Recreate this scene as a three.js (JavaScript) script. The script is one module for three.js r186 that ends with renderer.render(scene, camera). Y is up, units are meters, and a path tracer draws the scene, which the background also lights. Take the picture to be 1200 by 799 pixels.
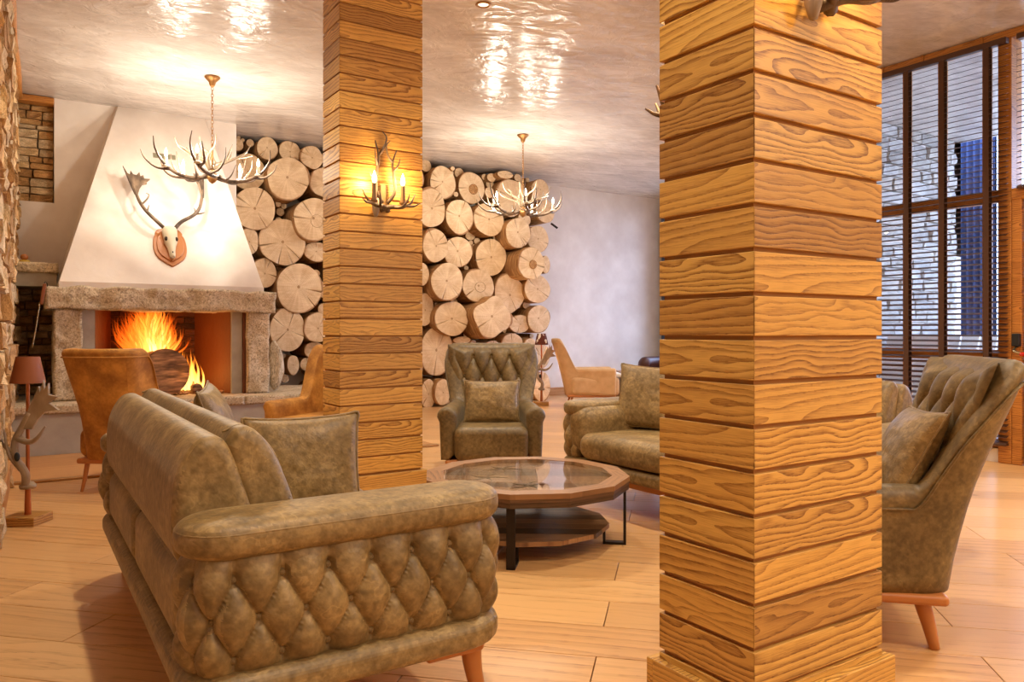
import * as THREE from 'three';
import { RoundedBoxGeometry } from 'three/addons/geometries/RoundedBoxGeometry.js';
import { mergeGeometries, mergeVertices } from 'three/addons/utils/BufferGeometryUtils.js';

// ---------- camera, sky, exposure ----------
const scene = new THREE.Scene();
const camera = new THREE.PerspectiveCamera(48.1, 1200 / 799, 0.05, 200);
camera.position.set(0, 1.15, 0);
const YAW = 33 * Math.PI / 180;
camera.lookAt(Math.sin(YAW), 1.15, -Math.cos(YAW));
camera.setViewOffset(1200, 799, 0, 11.5, 1200, 799);
const renderer = new THREE.WebGLRenderer({ antialias: true });
renderer.toneMapping = THREE.LinearToneMapping;
renderer.toneMappingExposure = 1.3;
renderer.shadowMap.enabled = true;
scene.background = new THREE.Color().setRGB(0.46, 0.62, 1.0);
scene.backgroundIntensity = 7.2;

// ---------- helpers ----------
let seed = 7;
function rnd() { seed = (seed * 1664525 + 1013904223) >>> 0; return seed / 4294967296; }
const rr = (a, b) => a + (b - a) * rnd();
const V = (x, y, z) => new THREE.Vector3(x, y, z);
const PI = Math.PI;
const taken = {};
function numbered(n) { const k = taken[n] = (taken[n] ?? -1) + 1; return k ? n + '_' + String(k).padStart(3, '0') : n; }
function thing(name, label, category, pos = [0, 0, 0], turn = 0, group) {
  const o = new THREE.Group(); o.name = numbered(name); scene.add(o);
  o.position.set(...pos); o.rotation.y = turn; o.userData = { label, category };
  if (group) o.userData.group = group;
  return o;
}
function mesh(geo, mat, name) { const m = new THREE.Mesh(geo, mat); m.name = name; m.castShadow = m.receiveShadow = true; return m; }
function part(parent, name, geo, mat, label) { const m = mesh(geo, mat, name); if (label) m.userData.label = label; parent.add(m); return m; }
function single(name, geo, mat, label, category, pos = [0, 0, 0], turn = 0, group) {
  const m = mesh(geo, mat, numbered(name)); m.position.set(...pos); m.rotation.y = turn; scene.add(m);
  m.userData = { label, category }; if (group) m.userData.group = group; return m;
}
function struct(name, geo, mat, label) { const m = mesh(geo, mat, name); m.userData = { kind: 'structure', label }; scene.add(m); return m; }
function structGroup(name, label) { const g = new THREE.Group(); g.name = name; g.userData = { kind: 'structure', label }; scene.add(g); return g; }

// uv in metres by the dominant axis of each face
function boxUV(g, s = 1, ox = 0, oy = 0, swap = false) {
  if (g.index) g = g.toNonIndexed();
  if (!g.attributes.normal) g.computeVertexNormals();
  const p = g.attributes.position, n = g.attributes.normal, uv = new Float32Array(p.count * 2);
  for (let i = 0; i < p.count; i += 3) {
    const ax = Math.abs(n.getX(i) + n.getX(i + 1) + n.getX(i + 2)), ay = Math.abs(n.getY(i) + n.getY(i + 1) + n.getY(i + 2)), az = Math.abs(n.getZ(i) + n.getZ(i + 1) + n.getZ(i + 2));
    for (let k = i; k < i + 3; k++) {
      let a, b;
      if (ay >= ax && ay >= az) { a = p.getX(k); b = p.getZ(k); } else if (ax >= az) { a = p.getZ(k); b = p.getY(k); } else { a = p.getX(k); b = p.getY(k); }
      if (swap) [a, b] = [b, a];
      uv[2 * k] = a * s + ox; uv[2 * k + 1] = b * s + oy;
    }
  }
  g.setAttribute('uv', new THREE.BufferAttribute(uv, 2));
  for (const k of Object.keys(g.attributes)) if (!['position', 'normal', 'uv'].includes(k)) g.deleteAttribute(k);
  return g;
}
const merge = (list) => mergeGeometries(list.map((g) => { const h = g.index ? g.toNonIndexed() : g; if (!h.attributes.uv) h.setAttribute('uv', new THREE.BufferAttribute(new Float32Array(h.attributes.position.count * 2), 2)); return h; }));
const box = (x0, x1, y0, y1, z0, z1) => new THREE.BoxGeometry(x1 - x0, y1 - y0, z1 - z0).translate((x0 + x1) / 2, (y0 + y1) / 2, (z0 + z1) / 2);
const rbox = (w, h, d, r = 0.01, s = 2) => new RoundedBoxGeometry(w, h, d, s, Math.min(r, w / 2.01, h / 2.01, d / 2.01));
const rb = (x0, x1, y0, y1, z0, z1, r = 0.01, s = 2) => rbox(x1 - x0, y1 - y0, z1 - z0, r, s).translate((x0 + x1) / 2, (y0 + y1) / 2, (z0 + z1) / 2);
// a surface from fn(u, v) -> [x, y, z]; wrap closes it in u
function grid(nu, nv, fn, wrap = false, flip = false) {
  const pos = [], uv = [], idx = [], W = wrap ? nu : nu + 1;
  for (let j = 0; j <= nv; j++) for (let i = 0; i < W; i++) { pos.push(...fn(i / nu, j / nv)); uv.push(i / nu, j / nv); }
  for (let j = 0; j < nv; j++) for (let i = 0; i < nu; i++) {
    const a = j * W + i, b = j * W + (i + 1) % W, c = a + W, d = b + W;
    if (flip) idx.push(a, c, b, b, c, d); else idx.push(a, b, c, b, d, c);
  }
  const g = new THREE.BufferGeometry();
  g.setAttribute('position', new THREE.Float32BufferAttribute(pos, 3)); g.setAttribute('uv', new THREE.Float32BufferAttribute(uv, 2));
  g.setIndex(idx); g.computeVertexNormals(); return g;
}
// tapered tube through points, radius rf(t)
function tube(pts, rf, n = 16, seg = 7) {
  const c = new THREE.CatmullRomCurve3(pts.map((p) => Array.isArray(p) ? V(...p) : p)), r = typeof rf === 'number' ? () => rf : rf;
  const P = [], N = [], B = [];
  for (let i = 0; i <= n; i++) P.push(c.getPoint(i / n));
  let nrm = null;
  for (let i = 0; i <= n; i++) {
    const t = P[Math.min(n, i + 1)].clone().sub(P[Math.max(0, i - 1)]).normalize();
    if (!nrm) nrm = Math.abs(t.y) < 0.9 ? V(0, 1, 0) : V(1, 0, 0);
    nrm = nrm.clone().sub(t.clone().multiplyScalar(nrm.dot(t))).normalize();
    N.push(nrm); B.push(t.clone().cross(nrm));
  }
  return grid(seg, n + 2, (u, v) => {
    const k = Math.round(v * (n + 2)), i = Math.min(n, Math.max(0, k - 1)), R = k === 0 || k === n + 2 ? 0.0002 : r(i / n), a = u * 2 * PI;
    const q = P[i].clone().addScaledVector(N[i], Math.cos(a) * R).addScaledVector(B[i], Math.sin(a) * R);
    return [q.x, q.y, q.z];
  }, true, true);
}
const lathe = (pts, seg = 24) => new THREE.LatheGeometry(pts.map(([x, y]) => new THREE.Vector2(x, y)), seg);
const cyl = (r0, r1, h, x = 0, y = 0, z = 0, seg = 16) => new THREE.CylinderGeometry(r1, r0, h, seg).translate(x, y + h / 2, z);
const ss = (a, b, x) => { const t = Math.min(1, Math.max(0, (x - a) / (b - a))); return t * t * (3 - 2 * t); };
const spow = (x, p) => Math.sign(x) * Math.pow(Math.abs(x), p);

// ---------- procedural textures ----------
function hash(x, y, s) { let h = (x * 374761393 + y * 668265263 + s * 974711) | 0; h = Math.imul(h ^ (h >>> 13), 1274126177); return ((h ^ (h >>> 16)) >>> 0) / 4294967296; }
function vn(x, y, s, px, py) {
  const xi = Math.floor(x), yi = Math.floor(y), fx = x - xi, fy = y - yi, u = fx * fx * (3 - 2 * fx), w = fy * fy * (3 - 2 * fy);
  const m = (a, p) => ((a % p) + p) % p, x0 = m(xi, px), x1 = m(xi + 1, px), y0 = m(yi, py), y1 = m(yi + 1, py);
  return (hash(x0, y0, s) * (1 - u) + hash(x1, y0, s) * u) * (1 - w) + (hash(x0, y1, s) * (1 - u) + hash(x1, y1, s) * u) * w;
}
function fbm(u, v, fx, fy, oct, s) { let a = 0, k = 0.5, t = 0; for (let i = 0; i < oct; i++) { a += k * vn(u * fx, v * fy, s + i, fx, fy); t += k; k *= 0.55; fx *= 2; fy *= 2; } return a / t; }
function tex(w, h, fn, srgb = true) {
  const d = new Uint8Array(w * h * 4);
  for (let y = 0; y < h; y++) for (let x = 0; x < w; x++) {
    const c = fn(x / w, y / h, x, y), i = (y * w + x) * 4;
    if (typeof c === 'number') { d[i] = d[i + 1] = d[i + 2] = Math.max(0, Math.min(255, c * 255)); d[i + 3] = 255; } else { for (let k = 0; k < 3; k++) d[i + k] = Math.max(0, Math.min(255, c[k])); d[i + 3] = 255; }
  }
  const t = new THREE.DataTexture(d, w, h); t.magFilter = THREE.LinearFilter; t.minFilter = THREE.LinearMipmapLinearFilter; t.generateMipmaps = true;
  t.wrapS = t.wrapT = THREE.RepeatWrapping; if (srgb) t.colorSpace = THREE.SRGBColorSpace; t.needsUpdate = true; return t;
}
const mix3 = (a, b, t) => [a[0] + (b[0] - a[0]) * t, a[1] + (b[1] - a[1]) * t, a[2] + (b[2] - a[2]) * t];
const std = (o) => new THREE.MeshStandardMaterial({ roughness: 0.7, metalness: 0, side: THREE.DoubleSide, ...o });
const phys = (o) => new THREE.MeshPhysicalMaterial({ roughness: 0.7, metalness: 0, side: THREE.DoubleSide, ...o });

// boards: eight plain-sawn boards, one under the other; grain runs along u
function boardAtlas(rows, len, wid, light, dark, ringFreq, contrast, s0, W = 1024, Hh = 1024) {
  const P = [];
  for (let i = 0; i < rows; i++) { const h = (k) => hash(i, k, s0); P.push({ y0: (h(1) - 0.5) * wid * 1.6, z0: 0.015 + h(2) * 0.06, tilt: (h(3) - 0.5) * 0.16, tone: h(4), knot: h(5) < 0.3 ? [h(6) * len, (h(7) - 0.5) * wid * 0.6] : null }); }
  return tex(W, Hh, (u, v) => {
    const r = Math.min(rows - 1, Math.floor(v * rows)), b = P[r], x = u * len, y = ((v * rows) % 1 - 0.5) * wid;
    let wob = (fbm(u, v, 3, rows * 2, 2, s0 + r * 7) - 0.5) * wid * 0.5 + (fbm(u, v, 9, rows * 6, 2, s0 + 90) - 0.5) * wid * 0.07, kd = 0;
    if (b.knot) { const dx = (x - b.knot[0]) / 1.8, dy = y - b.knot[1], q = Math.exp(-(dx * dx + dy * dy) / (wid * wid * 0.02)); wob += q * 0.05; kd = Math.exp(-(dx * dx + dy * dy) / (wid * wid * 0.004)); }
    const rad = Math.hypot(y - b.y0 + wob * 0.6, b.z0 + b.tilt * (x - len / 2) + wob);
    const ring = (rad * ringFreq) % 1, line = Math.pow(ring, 2.2) * (0.35 + 0.9 * hash(r, 9, s0));
    const fine = fbm(u, v, 14, rows * 90, 2, s0 + 40), pore = Math.max(0, fbm(u, v, 40, rows * 64, 1, s0 + 60) - 0.66) * 2.2;
    const t = Math.min(1, Math.max(0, contrast * line * (0.5 + fine * 0.7) + (b.tone - 0.5) * 0.22 + (fine - 0.5) * 0.35 + pore * line + kd * 0.9));
    return mix3(light, dark, t);
  });
}
const oakTex = boardAtlas(8, 0.7, 0.12, [224, 180, 104], [122, 76, 30], 62, 0.9, 11);
const floorTex = boardAtlas(8, 1.95, 0.28, [222, 176, 118], [164, 114, 66], 20, 0.4, 301);
const walnutTex = boardAtlas(8, 1.2, 0.12, [192, 148, 104], [100, 66, 42], 60, 0.7, 501, 512, 512);
const leatherTex = tex(512, 512, (u, v) => {
  const a = fbm(u, v, 6, 6, 5, 21), b = fbm(u, v, 40, 40, 3, 33), c = fbm(u, v, 18, 18, 3, 55);
  const veins = Math.max(0, 1 - Math.abs(c - 0.5) * 22) * 0.35 * ss(0.45, 0.7, a);
  return mix3([100, 78, 43], [166, 137, 88], Math.min(1, Math.max(0, (a - 0.5) * 0.95 + 0.5 + (b - 0.5) * 0.95 + veins)));
});
const grainBump = tex(512, 512, (u, v) => fbm(u, v, 90, 90, 2, 71) * 0.7 + fbm(u, v, 20, 20, 2, 75) * 0.3, false);
const suedeTex = tex(512, 512, (u, v) => mix3([150, 96, 32], [206, 146, 62], Math.min(1, Math.max(0, (fbm(u, v, 7, 7, 5, 91) - 0.5) * 2 + 0.5 + (fbm(u, v, 50, 50, 2, 95) - 0.5) * 0.4))));
const tanTex = tex(256, 256, (u, v) => mix3([196, 156, 110], [222, 184, 138], fbm(u, v, 8, 8, 5, 97)));
const graniteTex = tex(512, 512, (u, v) => { const a = fbm(u, v, 8, 8, 4, 101), b = fbm(u, v, 100, 100, 2, 111), c = fbm(u, v, 60, 60, 1, 117); let k = mix3([178, 156, 124], [228, 210, 180], Math.min(1, Math.max(0, (a - 0.5) * 1.5 + 0.5 + (b - 0.5) * 1.2))); if (c > 0.78) k = mix3(k, [110, 94, 78], 0.4); return k; });
const roughBump = tex(512, 512, (u, v) => fbm(u, v, 14, 14, 6, 131), false);
const concreteTex = tex(512, 512, (u, v) => mix3([158, 146, 130], [196, 186, 170], fbm(u, v, 8, 8, 6, 141)));
const plasterTex = tex(1024, 1024, (u, v) => mix3([222, 208, 196], [244, 234, 224], Math.min(1, Math.max(0, (fbm(u, v, 5, 5, 6, 151) - 0.5) * 1.6 + 0.5))));
const ceilTex = tex(1024, 1024, (u, v) => { const w = fbm(u, v, 6, 6, 3, 163) * 0.12; const a = fbm(u + w, v, 5, 9, 6, 161), b = fbm(u, v + w, 26, 60, 3, 167); return mix3([204, 193, 186], [236, 228, 222], Math.min(1, Math.max(0, (a - 0.5) * 1.8 + 0.5 + (b - 0.5) * 0.7))); });
const ceilBump = tex(1024, 1024, (u, v) => { const w = fbm(u, v, 8, 8, 3, 173) * 0.2; return fbm(u + w, v + w * 0.5, 14, 26, 5, 171); }, false);
const ceilRough = tex(512, 512, (u, v) => 0.3 + 0.7 * fbm(u, v, 8, 16, 5, 177), false);
const ringTex = [0, 1, 2].map((k) => tex(512, 512, (u, v) => {
  const x = u * 2 - 1, y = v * 2 - 1, cx = x - 0.06 * (k - 1), cy = y + 0.05 * (k - 1), a = Math.atan2(cy, cx), R = Math.hypot(cx, cy);
  const w = (fbm(u, v, 5, 5, 3, 181 + k * 9) - 0.5) * 0.1, ring = 0.5 + 0.5 * Math.sin((R + w) * 95 + Math.sin(a * 3 + k) * 0.8);
  const rays = fbm((a / (2 * PI) + 0.5), R * 0.15, 64, 2, 2, 191 + k), blot = fbm(u, v, 5, 5, 4, 201 + k), saw = fbm(u, v, 4, 70, 2, 207 + k);
  let c = mix3([208, 172, 130], [244, 218, 180], Math.min(1, Math.max(0, 0.5 + (blot - 0.5) * 1.1 + (ring - 0.5) * 0.22 + (rays - 0.5) * 0.5 + (saw - 0.5) * 0.35)));
  if (R < 0.06) c = mix3(c, [150, 104, 62], 0.6);
  if (R > 0.92) c = mix3(c, [150, 104, 66], ss(0.92, 0.98, R + w) * 0.8);
  return c;
}));
const barkTex = tex(512, 512, (u, v) => mix3([138, 94, 52], [198, 152, 98], Math.min(1, Math.max(0, (fbm(u, v, 30, 5, 5, 211) - 0.5) * 2 + 0.5))));
const antlerTex = tex(256, 256, (u, v) => mix3([66, 50, 38], [136, 112, 90], Math.min(1, Math.max(0, (fbm(u, v, 8, 4, 5, 221) - 0.5) * 2.4 + 0.5))));
const paleAntlerTex = tex(128, 128, (u, v) => mix3([124, 102, 80], [188, 168, 140], fbm(u, v, 8, 4, 5, 226)));
const blueStone = tex(256, 256, (u, v) => mix3([150, 146, 140], [214, 210, 204], fbm(u, v, 8, 8, 5, 231)));
const charTex = tex(256, 256, (u, v) => mix3([92, 64, 44], [196, 146, 100], Math.min(1, Math.max(0, (fbm(u, v, 5, 30, 5, 241) - 0.5) * 2.2 + 0.5))));
const hideTex = tex(256, 256, (u, v) => mix3([96, 40, 18], [236, 226, 210], ss(0.56, 0.6, fbm(u, v, 4, 3, 4, 252))));

const flameAlpha = tex(4, 128, (u, v) => 0.25 + 0.75 * ss(0, 0.3, v) - ss(0.35, 0.97, v), false);
const flameColor = tex(4, 128, (u, v) => mix3([255, 250, 235], [255, 150, 70], ss(0.15, 0.95, v)));
// ---------- materials ----------
const tint = (r, g, b) => new THREE.Color().setRGB(r, g, b);
const M = {
  oak: [[1, 0.95, 0.76], [0.84, 0.74, 0.56], [0.94, 0.85, 0.65], [0.68, 0.57, 0.43], [1, 0.91, 0.69]].map(([r, g, b]) => phys({ map: oakTex, color: tint(r, g, b), roughness: 0.42, bumpMap: oakTex, bumpScale: 0.0006 })),
  floor: [[1, 0.97, 0.94], [0.9, 0.84, 0.78], [0.96, 0.9, 0.86], [0.86, 0.8, 0.75]].map(([r, g, b]) => phys({ map: floorTex, color: tint(r, g, b), roughness: 0.33, bumpMap: floorTex, bumpScale: 0.0004 })),
  walnut: [[0.62, 0.58, 0.54], [0.2, 0.18, 0.17], [0.62, 0.54, 0.47], [0.3, 0.27, 0.27], [0.9, 0.88, 0.86]].map(([r, g, b]) => std({ map: walnutTex, color: tint(r, g, b), roughness: 0.45 })),
  subfloor: std({ color: '#3a2a1c', roughness: 0.9 }),
  core: std({ color: '#a8733c', roughness: 0.8 }),
  leather: phys({ map: leatherTex, roughness: 0.5, bumpMap: grainBump, bumpScale: 0.0012, sheen: 0.25, sheenRoughness: 0.5, sheenColor: tint(0.5, 0.45, 0.35) }),
  chairLeather: phys({ map: leatherTex, color: tint(0.66, 0.66, 0.62), roughness: 0.5, bumpMap: grainBump, bumpScale: 0.0008, sheen: 0.25, sheenRoughness: 0.5, sheenColor: tint(0.45, 0.42, 0.34) }),
  suede: phys({ map: suedeTex, roughness: 0.75, sheen: 0.4, sheenRoughness: 0.5, sheenColor: tint(0.6, 0.42, 0.18) }),
  tan: phys({ map: tanTex, roughness: 0.8 }),
  brownLeather: phys({ color: '#4a2418', roughness: 0.4, bumpMap: grainBump, bumpScale: 0.001 }),
  legWood: phys({ color: '#b8743c', roughness: 0.35 }),
  mortar: std({ color: '#a48c70', roughness: 0.95 }),
  granite: std({ map: graniteTex, roughness: 0.85, bumpMap: roughBump, bumpScale: 0.02 }),
  graniteSmooth: std({ map: graniteTex, color: tint(0.95, 0.95, 0.95), roughness: 0.75, bumpMap: grainBump, bumpScale: 0.002 }),
  concrete: std({ map: concreteTex, roughness: 0.85 }),
  plaster: phys({ map: plasterTex, roughness: 0.32, bumpMap: ceilBump, bumpScale: 0.0015 }),
  wallPaint: std({ map: plasterTex, roughness: 0.75 }),
  ceiling: phys({ map: ceilTex, roughness: 0.32, roughnessMap: ceilRough, bumpMap: ceilBump, bumpScale: 0.014, specularIntensity: 0.6 }),
  logEnd: ringTex.map((t) => std({ map: t, roughness: 0.8, bumpMap: roughBump, bumpScale: 0.002 })),
  bark: std({ map: barkTex, roughness: 0.85, bumpMap: barkTex, bumpScale: 0.004 }),
  antler: std({ map: antlerTex, roughness: 0.5 }),
  antlerPale: std({ map: paleAntlerTex, roughness: 0.5 }),
  bone: std({ color: '#d8cbb0', roughness: 0.6 }),
  socket: std({ color: '#3a2c20', roughness: 0.9 }),
  candle: std({ color: '#efe6d2', roughness: 0.5 }),
  candleBrown: std({ color: '#8a6a44', roughness: 0.6 }),
  bulb: std({ color: '#fff4dd', emissive: tint(1, 0.86, 0.62), emissiveIntensity: 6 }),
  copper: std({ color: '#b0683c', roughness: 0.3, metalness: 0.85 }),
  bronze: std({ color: '#a87a48', roughness: 0.4, metalness: 0.7 }),
  blackMetal: std({ color: '#2a211c', roughness: 0.4, metalness: 0.6 }),
  frameWood: phys({ map: oakTex, color: tint(0.82, 0.54, 0.33), roughness: 0.4 }),
  slat: phys({ color: '#4a2c1c', roughness: 0.45 }),
  tape: std({ color: '#4e3220', roughness: 0.9 }),
  glass: phys({ color: '#ffffff', transmission: 1, thickness: 0, roughness: 0, ior: 1.5 }),
  tableGlass: phys({ color: '#ffffff', transmission: 1, thickness: 0, roughness: 0.0, ior: 1.6 }),
  rust: std({ color: '#74401f', roughness: 0.6, bumpMap: roughBump, bumpScale: 0.004 }),
  char: std({ map: charTex, roughness: 0.9 }),
  shadeLeather: std({ color: '#8c4c24', roughness: 0.6 }),
  hide: std({ map: hideTex, roughness: 0.85 }),
  black: std({ color: '#141414', roughness: 0.5 }),
  chrome: std({ color: '#b8a888', roughness: 0.25, metalness: 0.9 }),
  baseboard: phys({ map: floorTex, color: tint(0.75, 0.62, 0.52), roughness: 0.5 }),
  curtain: std({ color: '#5d6a86', roughness: 0.9 }),
  terrace: std({ map: concreteTex, color: tint(1.1, 1.1, 1.1), roughness: 0.9 }),
  blueCloth: std({ color: '#3d4c74', roughness: 0.9 }),
  white: std({ color: '#e6e4e0', roughness: 0.6 }),
  redGlass: phys({ color: '#c2261c', roughness: 0.25 }),
};
const stoneMats = [[244, 226, 196], [226, 194, 150], [206, 172, 128], [240, 228, 210], [220, 210, 196], [196, 164, 122]].map(([r, g, b]) => std({ map: graniteTex, color: new THREE.Color(`rgb(${r},${g},${b})`).multiplyScalar(1.25), roughness: 0.9, bumpMap: roughBump, bumpScale: 0.008 }));
const outStoneMats = [[1, 1, 1], [0.86, 0.84, 0.8], [0.94, 0.9, 0.84], [0.75, 0.74, 0.72]].map(([r, g, b]) => std({ map: blueStone, color: tint(r, g, b), roughness: 0.9 }));
const brickMats = ['#5a3322', '#4a2a1c', '#6a3e28', '#3c2318'].map((c) => std({ color: c, roughness: 0.9, bumpMap: roughBump, bumpScale: 0.004 }));
const C = 3.76;   // ceiling height

// ---------- floor ----------
const floor = structGroup('floor', 'diagonally laid honey oak plank floor');
part(floor, 'subfloor', merge([box(-3.3, 7.4, -0.2, -0.022, -11.3, 4.2), box(7.4, 11, -0.2, -0.022, -11.3, -5.4)]), M.subfloor);
{
  const L = 1.95, W = 0.282, r2 = Math.SQRT1_2, rects = [[-3.1, 7.25, -11.1, 4], [7.25, 10.8, -11.1, -5.55]];
  const rowUV = (g, row, off) => { const p = g.attributes.position, uv = []; for (let i = 0; i < p.count; i++) uv.push(p.getX(i) / L + 0.5 + off, (row + 0.06 + 0.88 * (p.getZ(i) / W + 0.5)) / 8); g.setAttribute('uv', new THREE.Float32BufferAttribute(uv, 2)); return g; };
  const variants = []; for (let k = 0; k < 8; k++) variants.push(rowUV(rbox(L - 0.0036, 0.022, W - 0.0036, 0.0015, 1), k, 0));
  const clip = (poly, [x0, x1, z0, z1]) => {
    for (const [ax, v, sgn] of [[0, x0, 1], [0, x1, -1], [1, z0, 1], [1, z1, -1]]) {
      const out = [];
      for (let i = 0; i < poly.length; i++) {
        const a = poly[i], b = poly[(i + 1) % poly.length], da = (a[ax] - v) * sgn, db = (b[ax] - v) * sgn;
        if (da >= 0) out.push(a);
        if ((da < 0) !== (db < 0)) { const t = da / (da - db); out.push([a[0] + (b[0] - a[0]) * t, a[1] + (b[1] - a[1]) * t]); }
      }
      poly = out; if (poly.length < 3) return null;
    }
    return poly;
  };
  const list = [];
  for (let row = -24; row < 56; row++) {
    const v0 = 2.704 + row * W, off = row % 2 === 0 ? -0.89 : -0.27;
    for (let k = -8; k < 9; k++) {
      const u0 = off + k * L, cu = u0 + L / 2, cv = v0 + W / 2, q = [[0, 0], [1, 0], [1, 1], [0, 1]].map(([i, j]) => { const u = u0 + i * L, v = v0 + j * W; return [(u + v) * r2, (u - v) * r2]; });
      const cx = (cu + cv) * r2, cz = (cu - cv) * r2;
      const inMain = q.every(([x, z]) => x > rects[0][0] && x < rects[0][1] && z > rects[0][2] && z < rects[0][3]);
      const d = cx * Math.sin(YAW) - cz * Math.cos(YAW), a = cx * Math.cos(YAW) + cz * Math.sin(YAW);
      const seen = d > 1.2 && Math.abs(a) < d * 0.72 + 0.9;
      if (inMain) list.push({ cx, cz, d, seen, row: Math.floor(rnd() * 8), m: Math.floor(rnd() * 4) });
      else for (const r of rects) { const p = clip(q, r); if (p) list.push({ cx, cz, d, seen, poly: p, row: Math.floor(rnd() * 8), m: Math.floor(rnd() * 4) }); }
    }
  }
  list.sort((p, q) => (q.seen - p.seen) || p.d - q.d);
  const rest = [];
  list.forEach((p, i) => {
    let g;
    if (p.poly) {
      const sh = new THREE.Shape(p.poly.map(([x, z]) => { const dx = x - p.cx, dz = z - p.cz; return new THREE.Vector2((dx + dz) * r2, (dx - dz) * r2); }));
      g = new THREE.ExtrudeGeometry(sh, { depth: 0.022, bevelEnabled: false }).rotateX(-PI / 2).translate(0, -0.011, 0); rowUV(g, p.row, 0);
    } else g = variants[p.row];
    if (i < 299 && p.seen) { const m = part(floor, 'plank', g, M.floor[p.m]); m.position.set(p.cx, -0.011, p.cz); m.rotation.y = -PI / 4; } else { const h = (g.index ? g.toNonIndexed() : g.clone()).rotateY(-PI / 4).translate(p.cx, -0.011, p.cz); rest.push(h); }
  });
  const m = part(floor, 'outlying_planks', merge(rest), M.floor[2]); m.userData.kind = 'stuff';
}
// pale strip of boards and brass edging before the hearth
{
  const t = structGroup('trim_1', 'pale threshold boards with a brass edge before the hearth');
  for (let k = 0; k < 3; k++) { const g = boxUV(rb(-0.05 + k * 1.2, 1.147 + k * 1.2, 0, 0.012, -8.2, -6.86, 0.003, 1), 0.5, 0.13 * k, 0.31 * k); part(t, 'board', g, M.baseboard); }
  part(t, 'brass_edge', rb(-0.05, 3.55, 0, 0.02, -6.86, -6.8, 0.006), M.bronze);
}
// ---------- ceiling and walls ----------
struct('ceiling', boxUV(box(-3.3, 11, C, C + 0.2, -11.3, 4.2), 0.34), M.ceiling, 'glossy streaked plaster ceiling');
const wallBack = structGroup('wall_back', 'warm white plaster wall beside the chimney hood');
part(wallBack, 'plaster', boxUV(merge([box(0.36, 2.33, 0, C, -10.17, -9.97), box(-0.1, 0.36, 1.6, 2.585, -10.17, -9.97), box(-0.1, 0.36, 0, 0.47, -10.17, -9.97)]), 0.5), M.plaster);
part(wallBack, 'backing', box(-0.4, 2.33, 0, C, -10.4, -10.17), M.mortar);
part(wallBack, 'niche_beam', boxUV(rb(-0.02, 0.36, 3.68, 3.755, -10.1, -9.93, 0.015), 1.4), M.frameWood, 'rough reddish timber over the niche');
struct('wall_log_recess', boxUV(merge([box(2.33, 11, 0, C, -11.3, -11.1), box(2.13, 2.33, 0, C, -11.3, -10.4)]), 0.5), M.wallPaint, 'smooth white wall beside the stacked logs');
struct('baseboard_back', boxUV(rb(7.45, 10.8, 0, 0.14, -11.1, -11.075, 0.006), 0.5), M.baseboard, 'brown baseboard along the white wall');
struct('wall_front', boxUV(box(-3.3, 7.4, 0, C, 4, 4.2), 0.5), M.wallPaint, 'plain plaster wall');
struct('wall_side', boxUV(merge([box(-3.3, -3.1, 0, C, -4.8, 4), box(-3.3, -0.42, 0, C, -5, -4.8)]), 0.5), M.wallPaint, 'plain plaster wall');
// irregular stones
const stoneVariants = [];
for (let k = 0; k < 10; k++) {
  let g = new THREE.BoxGeometry(1, 1, 1, 2, 2, 1); g.deleteAttribute('uv'); g.deleteAttribute('normal'); g = mergeVertices(g);
  const p = g.attributes.position;
  for (let i = 0; i < p.count; i++) {
    const f = p.getZ(i) > 0, c = Math.abs(p.getX(i)) > 0.4 && Math.abs(p.getY(i)) > 0.4;
    p.setXYZ(i, p.getX(i) * (f ? 0.95 : 1) * (c && f ? 0.96 : 1) + rr(-0.02, 0.02), p.getY(i) * (f ? 0.9 : 1) * (c && f ? 0.93 : 1) + rr(-0.05, 0.05), p.getZ(i) + (f ? rr(-0.3, 0.25) : 0));
  }
  g = g.toNonIndexed(); g.computeVertexNormals(); stoneVariants.push(boxUV(g, 0.45, rnd(), rnd()));
}
// stones fill [0,w] x [0,h] of a local plane whose face looks along +z
function stones(parent, w, h, rowH, len, depth, mats, turn, origin, name = 'stone') {
  const holder = new THREE.Matrix4().makeRotationY(turn).setPosition(...origin);
  let y = 0;
  while (y < h - 0.02) {
    let rh = Math.min(rr(...rowH), h - y); if (h - y - rh < 0.03) rh = h - y;
    let x = 0;
    while (x < w - 0.01) {
      let l = rr(...len); if (w - x - l < len[0] * 0.5) l = w - x;
      const d = depth * rr(0.6, 1.15), m = part(parent, name, stoneVariants[Math.floor(rnd() * 10)], mats[Math.floor(rnd() * mats.length)]);
      m.scale.set(l - 0.004, rh - 0.002, d); m.position.set(x + l / 2, y + rh / 2, d / 2 - 0.02).applyMatrix4(holder); m.rotation.y = turn; m.rotation.z = rr(-0.012, 0.012);
      x += l;
    }
    y += rh;
  }
}
const wallLeft = structGroup('wall_left', 'rough stacked stone wall along the left');
part(wallLeft, 'core', boxUV(box(-0.42, -0.13, 0, C, -10.17, -4.8), 0.5), M.mortar);
{ const a = Math.atan2(0.1, 5.15); stones(wallLeft, 5.15, C, [0.13, 0.2], [0.3, 0.6], 0.075, stoneMats, PI / 2 - a, [-0.125, 0, -4.82]); }
struct('baseboard_left', boxUV(rb(-0.012, 0.012, 0, 0.17, -2.6, 2.6, 0.004).rotateY(-0.0194).translate(-0.035, 0, -7.42), 0.5), M.baseboard, 'brown wooden baseboard at the foot of the stone wall');
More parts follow.
